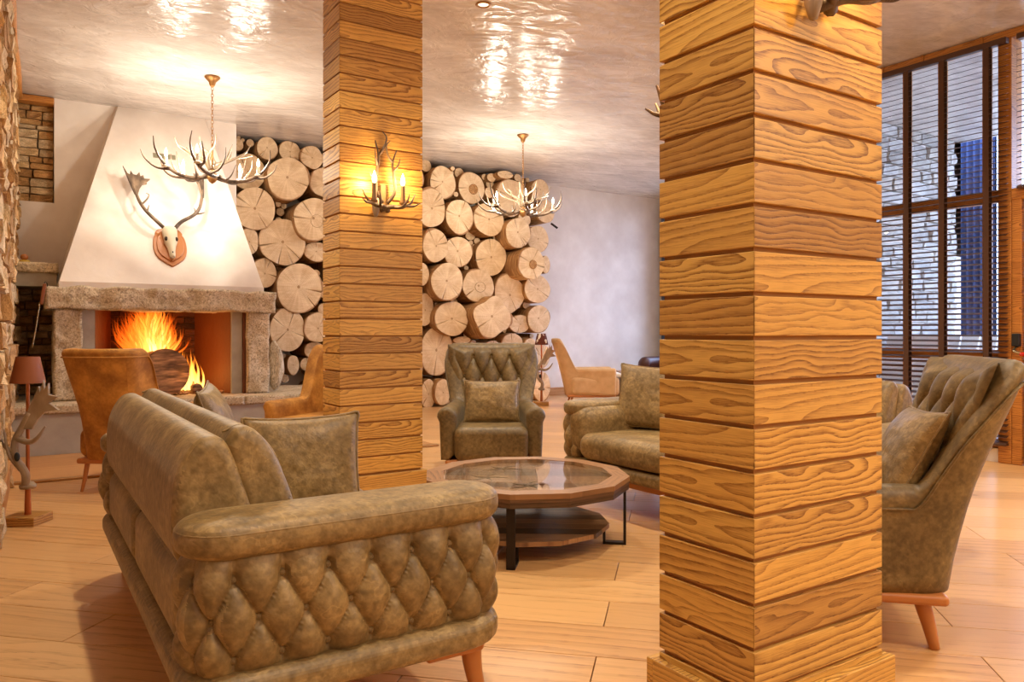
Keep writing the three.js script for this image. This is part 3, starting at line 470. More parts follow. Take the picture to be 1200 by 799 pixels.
// ---------- stacked logs ----------
{
  const LOGS = [[2.83,3.6,0.137,0.157,-10.37],[3.14,3.6,0.149,0.148,-10.4],[3.42,3.55,0.158,0.162,-10.34],[3.06,3.19,0.281,0.291,-10.2],[2.63,2.76,0.273,0.279,-10.25],[3.59,3.22,0.197,0.211,-10.34],[3.41,2.67,0.284,0.296,-10.18],[3.01,2.35,0.309,0.316,-10.3],[2.56,2.33,0.128,0.176,-10.27],[3.51,2.25,0.179,0.139,-10.38],[2.63,3.67,0.05,0.052,-10.48],[2.54,3.7,0.026,0.027,-10.51],[2.49,3.73,0.026,0.026,-10.53],[3.05,2.79,0.055,0.059,-10.54],[3.09,2.87,0.041,0.042,-10.52],[2.99,2.88,0.039,0.046,-10.43],[3,2.65,0.05,0.05,-10.44],[2.71,2.44,0.044,0.045,-10.45],[2.77,2.34,0.029,0.029,-10.45],[2.58,3.26,0.225,0.243,-10.38],[2.78,1.93,0.166,0.202,-10.36],[3.23,1.73,0.31,0.341,-10.25],[3.07,1.17,0.238,0.294,-10.27],[3.47,1.2,0.188,0.212,-10.25],[2.91,0.66,0.11,0.212,-10.24],[3.03,2.02,0.037,0.039,-10.54],[3.07,0.81,0.034,0.034,-10.47],[3.09,0.5,0.055,0.055,-10.46],[3.16,0.69,0.081,0.136,-10.32],[3.47,0.89,0.142,0.116,-10.38],[5.46,3.41,0.221,0.251,-10.33],[6,3.4,0.239,0.245,-10.4],[5.2,3,0.249,0.293,-10.23],[5.68,2.89,0.241,0.268,-10.2],[6.21,2.9,0.272,0.265,-10.22],[6.72,3.32,0.302,0.305,-10.36],[6.67,2.7,0.238,0.241,-10.08],[7.21,2.67,0.214,0.22,-10.31],[5.28,2.44,0.216,0.248,-10.24],[5.68,2.36,0.252,0.236,-10.25],[6.31,2.32,0.283,0.294,-10.32],[6.86,2.23,0.251,0.262,-10],[7.36,2.25,0.086,0.151,-10.3],[7.38,3.14,0.198,0.188,-10.33],[5.85,3.64,0.084,0.079,-10.53],[5.61,3.64,0.036,0.033,-10.3],[6.39,3.61,0.079,0.069,-10.44],[6.42,3.53,0.074,0.076,-10.54],[6.32,3.63,0.052,0.05,-10.54],[6.56,3.65,0.149,0.063,-10.29],[6.04,2.66,0.091,0.07,-10.51],[6.15,2.58,0.058,0.055,-10.48],[6.04,2.55,0.04,0.037,-10.49],[6.11,2.5,0.037,0.034,-10.51],[6.45,2.65,0.047,0.041,-10.42],[6.77,2.4,0.042,0.041,-10.52],[5.25,3.68,0.093,0.096,-10.5],[5.44,1.89,0.271,0.281,-10.15],[6.06,1.86,0.29,0.251,-10.29],[6.67,1.75,0.29,0.339,-10.36],[6.16,1.36,0.337,0.323,-10.02],[7.17,1.84,0.256,0.234,-10.27],[6.88,1.27,0.216,0.145,-10.36],[7.23,1.35,0.222,0.229,-10.31],[5.56,1.34,0.283,0.266,-10.24],[5.18,1.48,0.155,0.248,-10.4],[5.4,0.84,0.274,0.381,-10.41],[5.23,0.2,0.125,0.229,-10.37],[5.42,0.23,0.136,0.201,-10.27],[7.28,0.23,0.179,0.25,-10.3],[7.31,0.74,0.181,0.206,-10.37],[6.72,0.96,0.206,0.158,-10.35],[5.82,1.01,0.158,0.055,-10.38],[7.1,1.58,0.072,0.059,-10.49],[6.01,1.1,0.081,0.071,-10.54],[5.41,1.56,0.03,0.033,-10.46],[5.06,2,0.117,0.171,-10.24],[4.57,3.03,0.29,0.276,-10.33],[4.11,0.39,0.323,0.312,-10.38],[4.04,1.54,0.278,0.268,-10.37],[4.44,2.43,0.309,0.295,-10.24],[4.82,0.64,0.318,0.302,-10.39],[4.57,1.29,0.293,0.288,-10.23],[3.98,0.98,0.28,0.269,-10.22],[4.12,3.45,0.281,0.279,-10.38],[3.94,2.1,0.281,0.279,-10.37],[4.68,1.87,0.229,0.218,-10.32],[4.94,3.44,0.225,0.225,-10.38],[3.97,2.81,0.232,0.221,-10.29],[6.9,0.34,0.185,0.179,-10.34],[6.02,0.7,0.184,0.181,-10.31],[2.66,1.44,0.186,0.181,-10.22],[6.5,0.48,0.174,0.164,-10.34],[2.61,1,0.182,0.179,-10.38],[5.81,0.34,0.175,0.171,-10.4],[4.87,2.68,0.169,0.162,-10.41],[6.19,0.25,0.189,0.18,-10.33],[7.24,3.48,0.176,0.168,-10.29],[3.6,0.26,0.169,0.164,-10.33],[6.36,0.84,0.166,0.164,-10.36],[3.67,0.64,0.178,0.17,-10.32],[2.52,0.6,0.124,0.124,-10.4],[6.97,2.97,0.124,0.121,-10.36],[3.67,1.73,0.133,0.129,-10.42],[4.95,0.21,0.138,0.135,-10.32],[4.66,0.21,0.137,0.134,-10.42],[7.01,0.66,0.125,0.121,-10.37],[4.98,1.14,0.127,0.121,-10.42],[4.59,3.48,0.124,0.124,-10.35],[6.54,0.16,0.12,0.116,-10.36],[4.39,0.8,0.125,0.119,-10.26],[4.91,2.31,0.126,0.12,-10.27],[4.32,1.9,0.127,0.123,-10.27],[7.05,0.92,0.124,0.117,-10.31],[4.87,1.56,0.092,0.087,-10.52],[5.93,0.11,0.087,0.086,-10.45],[4.42,1.68,0.089,0.085,-10.44],[3.38,0.69,0.095,0.089,-10.42],[6.33,3.36,0.086,0.086,-10.4],[2.51,2.02,0.09,0.087,-10.46],[3.62,1.46,0.086,0.082,-10.41],[2.57,1.72,0.085,0.082,-10.5],[6.23,0.53,0.084,0.082,-10.43],[6.79,0.6,0.095,0.091,-10.49],[4.96,1.71,0.086,0.082,-10.5],[3.68,3.59,0.09,0.085,-10.47],[2.46,3.62,0.084,0.081,-10.47],[6.75,0.1,0.096,0.095,-10.49],[5.75,0.62,0.086,0.086,-10.56],[3.81,2.48,0.087,0.086,-10.41],[5.77,0.86,0.092,0.088,-10.53],[4.44,0.13,0.084,0.084,-10.57],[6.62,0.71,0.092,0.089,-10.46],[4.66,3.67,0.056,0.055,-10.46],[4.21,3.09,0.057,0.055,-10.59],[4.51,3.65,0.056,0.053,-10.4],[3.54,1.96,0.057,0.056,-10.51],[4.73,1.6,0.055,0.053,-10.57],[2.84,1.62,0.059,0.057,-10.44],[7.18,2.17,0.058,0.056,-10.57],[5.76,1.61,0.059,0.056,-10.53],[6.84,0.75,0.058,0.058,-10.46],[6.09,0.95,0.062,0.06,-10.51],[7.15,3.27,0.058,0.058,-10.41],[7.02,3.64,0.059,0.056,-10.52],[4.01,2.52,0.056,0.053,-10.43],[5.83,1.15,0.056,0.056,-10.51],[4.45,2.06,0.06,0.058,-10.52],[3.75,0.08,0.056,0.055,-10.53],[3.74,1.32,0.063,0.062,-10.42],[4.57,0.9,0.057,0.055,-10.52],[6.88,3.66,0.063,0.062,-10.42],[3.93,3.12,0.058,0.056,-10.44],[4.78,0.07,0.045,0.045,-10.49],[4.48,0.45,0.04,0.039,-10.49],[6.67,1.16,0.039,0.039,-10.49],[6.98,1.57,0.044,0.042,-10.56],[4.22,0.74,0.04,0.039,-10.42],[4.87,3.17,0.041,0.04,-10.6],[7.28,1.07,0.04,0.04,-10.6],[5.57,0.07,0.039,0.037,-10.41],[7.23,2.32,0.041,0.039,-10.5],[6.53,1.18,0.04,0.039,-10.56],[6.57,2.99,0.045,0.044,-10.57],[5.87,2.6,0.04,0.038,-10.57],[7.06,0.11,0.045,0.043,-10.44],[4.92,1.42,0.039,0.039,-10.42],[3.86,3.26,0.044,0.043,-10.47],[7.15,3.67,0.039,0.039,-10.53],[4.45,0.97,0.044,0.044,-10.53],[7.1,3.18,0.04,0.038,-10.57],[5.8,0.1,0.039,0.037,-10.45],[5.7,3.62,0.045,0.043,-10.52],[5.75,1.74,0.044,0.042,-10.41],[5.2,2.13,0.04,0.038,-10.48],[4.85,2.12,0.041,0.041,-10.52],[6.62,1.33,0.041,0.041,-10.56],[5.98,2.15,0.041,0.039,-10.53],[4.76,1,0.041,0.039,-10.4],[2.8,0.85,0.042,0.04,-10.44],[5.62,0.23,0.042,0.04,-10.58],[5.75,1.96,0.042,0.04,-10.59],[6.99,2.53,0.039,0.037,-10.51],[3.82,3.07,0.044,0.043,-10.56],[7.12,3.08,0.041,0.039,-10.48],[5.72,3.27,0.042,0.04,-10.4],[5.03,0.98,0.045,0.044,-10.5],[4.43,3.33,0.043,0.042,-10.55],[5.8,2.06,0.041,0.039,-10.57],[7.11,2.39,0.042,0.04,-10.41]];
  const SPECIAL = {
    6: { heart: [0.3, -0.02], label: 'thick log end with a hollow brown heart beside the oak column' },
    31: { heart: [0.34, 0.003], label: 'thick log end with a dark oval heart under the ceiling' },
    41: { heart: [0.28, 0.012], label: 'thick log end with a protruding round heart at the outer edge of the log wall' },
    58: { heart: [0.32, -0.012], label: 'thick log end with a dark knotty heart above the split log' },
    35: { star: 0.1, n: 3, label: 'thick angular split log end behind the hanging chandelier' },
    59: { star: 0.07, n: 3, label: 'tall angular log end beside the diamond-shaped split log' },
    60: { star: 0.1, n: 4, label: 'protruding diamond-shaped split log end above the tufted armchair' },
  };
  LOGS.forEach(([x, y, rx, ry, z], i) => {
    const big = Math.max(rx, ry) > 0.11, sp = SPECIAL[i], nc = big ? 1 + Math.floor(rnd() * 4) : rnd() < 0.3 ? 1 : 0, cr = [];
    for (let k = 0; k < nc; k++) cr.push([rnd() * 2 * PI, rr(0.1, 0.55), rr(0.008, 0.03)]);
    const N = big ? 40 : 16, an = []; for (let k = 0; k < N; k++) an.push([k / N * 2 * PI, null]);
    for (const c of cr) an.push([c[0] - c[2], null], [c[0], c], [c[0] + c[2], null]);
    an.sort((a, b) => ((a[0] + 20 * PI) % (2 * PI)) - ((b[0] + 20 * PI) % (2 * PI)));
    const ph = rnd() * 9, irr = big ? rr(0.02, 0.06) : 0.03, q = (a) => 1 + (sp?.star ?? 0) * (Math.cos((sp?.n ?? 0) * a + ph) - 0.4) + irr * (Math.sin(2 * a + ph) * 0.6 + Math.sin(3 * a + ph * 2) * 0.5 + Math.sin(5 * a + ph) * 0.35);
    const rings = big ? [0, 0.25, 0.5, 0.75, 0.95, 1] : [0, 0.5, 0.94, 1], n = an.length, tiltx = rr(-0.03, 0.03), tilty = rr(-0.03, 0.03);
    const face = grid(n, rings.length - 1, (u, v) => {
      const [a, c] = an[Math.round(u * n) % n], r = rings[Math.round(v * (rings.length - 1))], px = Math.cos(a) * rx * r * q(a), py = Math.sin(a) * ry * r * q(a);
      let pz = px * tiltx + py * tilty - (r === 1 ? 0.006 : 0); if (c && r > c[1]) pz -= 0.09 * ss(c[1], 1, r) + 0.012; return [px, py, pz];
    }, true);
    { const p = face.attributes.position, uv = face.attributes.uv; for (let k = 0; k < p.count; k++) uv.setXY(k, 0.5 + p.getX(k) / rx * 0.47, 0.5 + p.getY(k) / ry * 0.47); }
    const len = Math.min(0.75, z + 11.05), side = grid(n, 3, (u, v) => { const [a, c] = an[Math.round(u * n) % n], g = 1 + 0.03 * v; const dent = c && v < 0.1 ? 0.09 : 0; return [Math.cos(a) * rx * q(a) * g, Math.sin(a) * ry * q(a) * g, (v === 0 ? Math.cos(a) * rx * tiltx + Math.sin(a) * ry * tilty - 0.006 - dent : 0) - v * len]; }, true, true);
    const place = x < 3.75 ? 'between the chimney hood and the oak column' : x > 6.9 ? 'at the free edge of the log wall' : 'in the middle of the log wall', size = Math.max(rx, ry);
    const cracks = ['uncracked', 'with one crack', 'with two cracks', 'with three cracks', 'with four cracks'][nc];
    const label = sp ? sp.label : big ? `${size > 0.27 ? 'very thick' : size > 0.2 ? 'thick' : 'medium'} sawn log end ${cracks} ${place}` : `${size > 0.07 ? 'stout' : 'thin'} round stick ${nc ? 'with one crack ' : ''}wedged ${place}`;
    const t = thing(big ? 'log' : 'stick', label, big ? 'log' : 'stick', [x, y, z], 0, sp ? undefined : (big ? 'logs ' : 'sticks ') + place);
    part(t, 'cut_face', face, M.logEnd[i % 3]); part(t, 'bark', boxUV(side, 1.4), M.bark);
    if (sp?.heart) { const [k, dz] = sp.heart; part(t, 'heart', lathe([[0.0001, dz], [k * 0.75, dz], [k * 0.92, dz + 0.004], [k, 0.004], [k, -0.03]], 26).rotateX(PI / 2).scale(rx, ry, 1).translate(0.03, -0.02, 0.004), M.bark, 'darker heartwood'); }
  });
  single('dark_peg', boxUV(tube([[0, 0, 0], [0.09, -0.08, 0.06]], 0.018, 4, 8)), M.blackMetal, 'short dark stick poking out beside the upper log ends', 'stick', [7.5, 2.95, -10.35]);
  { const g = new THREE.DodecahedronGeometry(0.16, 2), p = g.attributes.position; const h = roughen(g, 0.06, 611); single('bark_stump', h.scale(0.6, 1.75, 0.7), M.granite, 'upright greyish bark-covered wood piece right of the granite pillar', 'log', [2.47, 0.76, -8.75]); }
}

// ---------- antler fittings ----------
const horn = (pts, r0, r1 = 0.003, n = 14) => tube(pts, (t) => r0 + (r1 - r0) * Math.pow(t, 1.3), n, 7);
const bulbGeo = lathe([[0.0001, 0], [0.011, 0.004], [0.0165, 0.025], [0.014, 0.05], [0.006, 0.075], [0.0001, 0.09]], 14);
function bulbLight(x, y, z, i, col = [1, 0.91, 0.75]) { const L = new THREE.PointLight(tint(...col), i); L.position.set(x, y, z); L.castShadow = true; L.shadow.radius = 1; L.name = 'bulb_light'; scene.add(L); }
function palm(pts, depth = 0.014) { const s = new THREE.Shape(pts.map(([x, y]) => new THREE.Vector2(x, y))); return new THREE.ExtrudeGeometry(s, { depth, bevelEnabled: true, bevelSize: 0.004, bevelThickness: 0.004, bevelSegments: 2 }).translate(0, 0, -depth / 2); }

function chandelier(x, z, label, power) {
  const t = thing('antler_chandelier', label, 'chandelier', [x, C, z]);
  part(t, 'canopy', lathe([[0.0001, -0.002], [0.075, -0.002], [0.078, -0.012], [0.06, -0.03], [0.036, -0.055], [0.026, -0.09], [0.012, -0.105], [0.0001, -0.107]], 24), M.bronze);
  const links = []; for (let k = 0; k < 17; k++) links.push(new THREE.TorusGeometry(0.015, 0.0035, 6, 12).scale(0.75, 1.35, 1).rotateY((k % 2) * PI / 2).translate(0, -0.125 - k * 0.034, 0));
  part(t, 'chain', merge(links), M.bronze);
  part(t, 'stem', merge([cyl(0.012, 0.01, 0.36, 0, -1.05, 0, 10), lathe([[0.0001, -1.1], [0.03, -1.08], [0.055, -1.04], [0.045, -1.0], [0.02, -0.97], [0.0001, -0.96]], 14)]), M.bronze);
  const cs = Math.cos(YAW), sn = Math.sin(YAW);
  const angs = [-85, -141, 152, 72, 26].map((a) => a * PI / 180);
  angs.forEach((a, i) => {
    const r_ = Math.cos(a), f_ = Math.sin(a), dx = r_ * cs + f_ * sn, dz = r_ * sn - f_ * cs, px = -dz, pz = dx, b = i % 2 ? 1 : -1;
    const at = (r, s, y) => [dx * r + px * s, y, dz * r + pz * s];
    const l = [horn([at(0.03, 0.05 * b, -1.02), at(0.17, 0.06 * b, -1.05), at(0.34, 0.02 * b, -1.03), at(0.48, -0.03 * b, -0.95), at(0.56, -0.04 * b, -0.82), at(0.57, -0.02 * b, -0.7)], 0.024, 0.004, 20),
      horn([at(0.4, 0, -1.0), at(0.52, 0.08 * b, -0.98), at(0.62, 0.1 * b, -0.9), at(0.66, 0.1 * b, -0.82)], 0.016),
      horn([at(0.24, 0.05 * b, -1.04), at(0.3, 0.16 * b, -1.0), at(0.33, 0.22 * b, -0.9), at(0.34, 0.23 * b, -0.8)], 0.015),
      horn([at(0.14, 0.06 * b, -1.04), at(0.18, -0.06 * b, -1.0), at(0.22, -0.1 * b, -0.9)], 0.012)];
    part(t, 'antler', boxUV(merge(l), 2), M.antler);
    const cx = at(0.45, -0.01 * b, 0);
    part(t, 'candle', merge([cyl(0.019, 0.017, 0.1, cx[0], -0.99, cx[2], 12), lathe([[0.0001, -0.99], [0.03, -0.985], [0.034, -0.965], [0.02, -0.97]], 14).translate(cx[0], 0, cx[2])]), M.candle);
    const bm = part(t, 'bulb', bulbGeo, M.bulb); bm.position.set(cx[0], -0.885, cx[2]);
    bulbLight(x + cx[0], C - 0.85, z + cx[2], power);
  });
  for (let k = 0; k < 5; k++) {
    const a = k * 1.257 + 0.5, dx = Math.cos(a), dz = Math.sin(a), at = (r, s, y) => [dx * r - dz * s, y, dz * r + dx * s], b = k % 2 ? 1 : -1;
    const l = [horn([at(0.02, 0.02, -0.95), at(0.1, 0.04 * b, -0.88), at(0.22, 0.03 * b, -0.83), at(0.33, -0.02, -0.77), at(0.38, -0.03, -0.68)], 0.019), horn([at(0.12, 0.04 * b, -0.87), at(0.14, 0.1 * b, -0.76), at(0.17, 0.12 * b, -0.66)], 0.012), horn([at(0.22, 0.03 * b, -0.83), at(0.3, 0.1 * b, -0.8), at(0.37, 0.12 * b, -0.78)], 0.011)];
    part(t, 'upper_antler', boxUV(merge(l), 2), M.antlerPale, 'pale bone-coloured antler');
  }
  return t;
}
chandelier(1.69, -8.25, 'five-light antler chandelier hanging before the fireplace hood', 1.05);
chandelier(5.655, -8.44, 'five-light antler chandelier hanging before the stacked logs', 1.0);
chandelier(4.3, 1.7, 'added five-light antler chandelier out of view, fill light from the plain wall side', 1.9);  // added behind the camera as even frontal fill light

function sconce(pos, turn, label, power) {
  const t = thing('antler_sconce', label, 'wall lamp', pos, turn);
  part(t, 'backplate', boxUV(rb(-0.025, 0.025, -0.02, 0.14, 0, 0.022, 0.01), 2), M.candleBrown);
  const up = (b) => [horn([[0.02 * b, 0.0, 0.04], [0.075 * b, 0.09, 0.06], [0.07 * b, 0.2, 0.06], [0.055 * b, 0.32, 0.06], [0.085 * b, 0.43, 0.07]], 0.017, 0.005, 20), horn([[0.065 * b, 0.26, 0.06], [0.09 * b, 0.31, 0.09], [0.1 * b, 0.36, 0.1]], 0.009), horn([[0.058 * b, 0.33, 0.06], [0.02 * b, 0.38, 0.06], [0.0, 0.46, 0.07], [0.03 * b, 0.5, 0.07]], 0.011), horn([[0.074 * b, 0.15, 0.06], [0.11 * b, 0.17, 0.08], [0.14 * b, 0.2, 0.09]], 0.008)];
  part(t, 'upright_antler', boxUV(merge(up(-1)), 2), M.antler); part(t, 'upright_antler', boxUV(merge(up(1).map((g) => g.scale(0.92, 0.88, 1))), 2), M.antler);
  for (const b of [-1, 1]) {
    part(t, 'side_antler', boxUV(merge([horn([[-0.03 * b, -0.05, 0.03], [0.03 * b, -0.03, 0.08], [0.1 * b, -0.03, 0.11], [0.16 * b, 0.0, 0.12], [0.2 * b, 0.07, 0.12]], 0.02, 0.004, 18), horn([[0.13 * b, -0.02, 0.115], [0.18 * b, -0.02, 0.14], [0.215 * b, 0.0, 0.16]], 0.011), horn([[0.05 * b, -0.03, 0.09], [0.08 * b, -0.035, 0.15], [0.1 * b, 0.0, 0.2], [0.11 * b, 0.05, 0.22]], 0.013)]), 2), M.antler);
    part(t, 'candle', merge([cyl(0.018, 0.016, 0.12, 0.108 * b, 0.0, 0.11, 12), cyl(0.02, 0.027, 0.014, 0.108 * b, -0.012, 0.11, 12)]), M.candleBrown);
    const bm = part(t, 'bulb', bulbGeo, M.bulb); bm.position.set(0.108 * b, 0.122, 0.11);
    const c = Math.cos(turn), s = Math.sin(turn), lx = 0.108 * b, lz = 0.11; bulbLight(pos[0] + lx * c + lz * s, pos[1] + 0.16, pos[2] - lx * s + lz * c, power, [1, 0.66, 0.28]);
  }
  part(t, 'antler_butt', boxUV(lathe([[0.0001, -0.105], [0.012, -0.1], [0.024, -0.06], [0.03, -0.01], [0.02, 0.03], [0.0001, 0.035]], 14).translate(-0.07, 0, 0.045), 2), M.antlerPale, 'pale pointed antler end');
}
sconce([2.2, 2.06, -5.09], 0, 'antler sconce with two lit candles on the column before the log wall', 0.55);
sconce([1.955, 2.13, -1.388], 0, 'antler sconce on the wide face of the column beside the tall armchair', 0.55);
sconce([1.993, 1.9, -1.755], PI, 'antler sconce on the rear face of the column beside the tall armchair', 0.4);

// deer skull
{
  const t = thing('deer_skull_mount', 'deer skull with palmate antlers on a wooden shield on the chimney hood', 'trophy', [1.375, 2.035, -8.795], 0); t.rotation.x = -0.58;
  const shield = (k) => { const s = new THREE.Shape(); s.moveTo(0, -0.25 * k); s.quadraticCurveTo(0.06 * k, -0.21 * k, 0.11 * k, -0.16 * k); s.quadraticCurveTo(0.165 * k, -0.09 * k, 0.158 * k, 0.03 * k); s.quadraticCurveTo(0.152 * k, 0.14 * k, 0.125 * k, 0.16 * k); s.quadraticCurveTo(0.14 * k, 0.19 * k, 0.1 * k, 0.23 * k); s.quadraticCurveTo(0, 0.265 * k, -0.1 * k, 0.23 * k); s.quadraticCurveTo(-0.14 * k, 0.19 * k, -0.125 * k, 0.16 * k); s.quadraticCurveTo(-0.152 * k, 0.14 * k, -0.158 * k, 0.03 * k); s.quadraticCurveTo(-0.165 * k, -0.09 * k, -0.11 * k, -0.16 * k); s.quadraticCurveTo(-0.06 * k, -0.21 * k, 0, -0.25 * k); return s; };
  const ex = (k, d) => new THREE.ExtrudeGeometry(shield(k), { depth: d, bevelEnabled: true, bevelSize: 0.006, bevelThickness: 0.006, bevelSegments: 3, curveSegments: 10 });
  const board = part(t, 'shield', boxUV(ex(1, 0.02).translate(0, 0, -0.005), 1.4), M.legWood); part(board, 'raised_panel', boxUV(ex(0.8, 0.012).translate(0, 0, 0.02), 1.4), M.legWood);
  const prof = [[0.26, 0.02, 0.02], [0.24, 0.07, 0.05], [0.2, 0.078, 0.065], [0.13, 0.07, 0.07], [0.06, 0.066, 0.065], [0.0, 0.046, 0.055], [-0.06, 0.034, 0.045], [-0.11, 0.03, 0.035], [-0.14, 0.026, 0.025], [-0.15, 0.004, 0.004]];
  const at = (v) => { const f = v * (prof.length - 1), i = Math.min(prof.length - 2, Math.floor(f)), k = f - i; return prof[i].map((a, j) => a + (prof[i + 1][j] - a) * k); };
  const sk = part(t, 'skull', grid(20, 36, (u, v) => { const [y, w, d] = at(v), a = u * 2 * PI; return [Math.cos(a) * w, y - 0.04, 0.075 + Math.sin(a) * d]; }, true, true), M.bone);
  for (const b of [-1, 1]) part(sk, 'eye_socket', new THREE.SphereGeometry(0.026, 12, 8).scale(0.7, 1, 0.7).translate(0.05 * b, 0.03, 0.115), M.socket);
  part(sk, 'nose_opening', new THREE.SphereGeometry(0.016, 12, 8).scale(0.8, 1.7, 0.6).translate(0, -0.13, 0.104), M.socket);
  const P = [[-0.315, 0.6], [-0.35, 0.74], [-0.375, 0.85], [-0.405, 0.98], [-0.37, 0.88], [-0.345, 0.86], [-0.335, 0.92], [-0.315, 0.87], [-0.28, 0.86], [-0.25, 0.91], [-0.245, 0.85], [-0.215, 0.87], [-0.21, 0.82], [-0.155, 0.825], [-0.185, 0.79], [-0.19, 0.76], [-0.235, 0.74], [-0.265, 0.68], [-0.285, 0.6]];
  const L = [horn([[-0.045, 0.19, 0.08], [-0.12, 0.25, 0.12], [-0.215, 0.36, 0.14], [-0.27, 0.48, 0.14], [-0.3, 0.6, 0.14], [-0.325, 0.72, 0.14]], 0.021, 0.014, 22), horn([[-0.26, 0.45, 0.14], [-0.2, 0.52, 0.17], [-0.185, 0.57, 0.18], [-0.21, 0.585, 0.18]], 0.011), horn([[-0.21, 0.35, 0.14], [-0.2, 0.4, 0.16], [-0.19, 0.43, 0.17]], 0.01), palm(P).translate(0, 0, 0.14)];
  part(t, 'antler', boxUV(merge(L), 2), M.antler);
  const Q = P.map(([x, y]) => [-x, y]).reverse();
  const R = [horn([[0.045, 0.19, 0.08], [0.12, 0.27, 0.12], [0.25, 0.36, 0.14], [0.32, 0.47, 0.14], [0.36, 0.62, 0.14], [0.38, 0.74, 0.14]], 0.021, 0.014, 22), horn([[0.27, 0.38, 0.14], [0.33, 0.37, 0.17], [0.36, 0.38, 0.18]], 0.01), horn([[0.25, 0.36, 0.14], [0.27, 0.42, 0.15], [0.26, 0.45, 0.16]], 0.01), palm(Q).translate(-0.3, 0, 0).rotateY(0.95).translate(0.37, 0.04, 0.14)];
  part(t, 'antler', boxUV(merge(R), 2), M.antler);
}

// floor lamps with antlers
function floorLamp(pos, turn, k, shadeMat, label, power) {
  const t = thing('antler_floor_lamp', label, 'floor lamp', pos, turn);
  part(t, 'base', boxUV(rb(-0.11 * k, 0.1 * k, 0, 0.055 * k, -0.1 * k, 0.1 * k, 0.004), 1.5), M.oak[3]);
  part(t, 'pole', merge([cyl(0.02 * k, 0.016 * k, 0.17 * k, 0, 0.055 * k, 0, 14), cyl(0.011 * k, 0.011 * k, 0.72 * k, 0, 0.2 * k, 0, 12)]), M.copper, 'copper pole');
  const Sc = (g) => g.scale(k, k, k);
  const l = [horn([[0.0, 0.24, 0.02], [0.01, 0.32, 0.04], [-0.05, 0.42, 0.04], [-0.06, 0.52, 0.03], [-0.01, 0.62, 0.03], [0.03, 0.7, 0.03]], 0.025, 0.02, 20), horn([[-0.05, 0.45, 0.04], [-0.12, 0.5, 0.05], [-0.14, 0.56, 0.05]], 0.016), horn([[-0.05, 0.54, 0.03], [0.05, 0.52, 0.06], [0.11, 0.55, 0.08], [0.16, 0.62, 0.08]], 0.022, 0.006), horn([[-0.02, 0.34, 0.04], [-0.08, 0.44, 0.06], [-0.11, 0.6, 0.07], [-0.15, 0.64, 0.07]], 0.012), lathe([[0.0001, 0.215], [0.045, 0.22], [0.05, 0.24], [0.03, 0.26], [0.0001, 0.265]], 14), palm([[0.0, 0.6], [0.02, 0.7], [0.06, 0.79], [0.09, 0.86], [0.1, 0.82], [0.12, 0.9], [0.125, 0.84], [0.15, 0.88], [0.15, 0.81], [0.2, 0.8], [0.15, 0.76], [0.21, 0.72], [0.13, 0.71], [0.08, 0.66], [0.05, 0.6]]).translate(0, 0, 0.03)];
  part(t, 'antler', boxUV(Sc(merge(l)), 2), M.antlerPale);
  const sh = [[0.066, 1.05], [0.1, 0.885]]; part(t, 'shade', boxUV(lathe([[sh[0][0] * k, sh[0][1] * k], [sh[1][0] * k, sh[1][1] * k], [sh[1][0] * k - 0.004, sh[1][1] * k], [sh[0][0] * k - 0.004, sh[0][1] * k], [sh[0][0] * k, sh[0][1] * k]], 28), 2), shadeMat);
  part(t, 'cord_switch', new THREE.SphereGeometry(0.022 * k, 12, 8).scale(0.8, 1.3, 0.6).translate(-0.02 * k, 0.43 * k, 0.075 * k), M.black);
  if (power) { const b = part(t, 'bulb', bulbGeo, M.bulb); b.position.set(0, 0.93 * k, 0); bulbLight(pos[0], pos[1] + 0.97 * k, pos[2], power, [1, 0.72, 0.4]); }
}
floorLamp([0.06, 0, -5.42], -YAW, 0.95, M.shadeLeather, 'antler floor lamp with a brown leather shade beside the stone wall');
floorLamp([6.86, 0, -9.72], -YAW, 1.06, M.hide, 'antler floor lamp with a brown and white cowhide shade by the log wall', 1.2);

// recessed ceiling spots: the first is seen, the rest are added for fill
for (const [x, z] of [[3.13, -5.24], [5.7, -5.3], [0.9, -4.9], [3.3, -2.4], [5.7, -2.4], [0.9, -1.2], [3.3, 0.8], [5.7, 0.8], [0.9, 1.4], [8.7, -7.9]]) {
  const t = thing('recessed_spot', 'round recessed ceiling spot, one seen and the others added as fill', 'ceiling lamp', [x, C, z], 0, 'recessed ceiling spots');
  part(t, 'ring', lathe([[0.042, -0.001], [0.062, -0.001], [0.064, -0.006], [0.05, -0.012], [0.042, -0.006], [0.042, -0.001]], 24), M.bronze);
  part(t, 'lamp', new THREE.CircleGeometry(0.042, 20).rotateX(PI / 2).translate(0, -0.003, 0), std({ color: '#fff1d8', emissive: tint(1, 0.85, 0.6), emissiveIntensity: 1.2 }));
  const s = new THREE.SpotLight(tint(1, 0.91, 0.74), 12.8, 0, 1.15, 0.7); s.position.set(x, C - 0.02, z); s.target.position.set(x, 0, z); s.castShadow = true; s.shadow.radius = 2.5; s.name = 'spot_light'; scene.add(s, s.target);
}

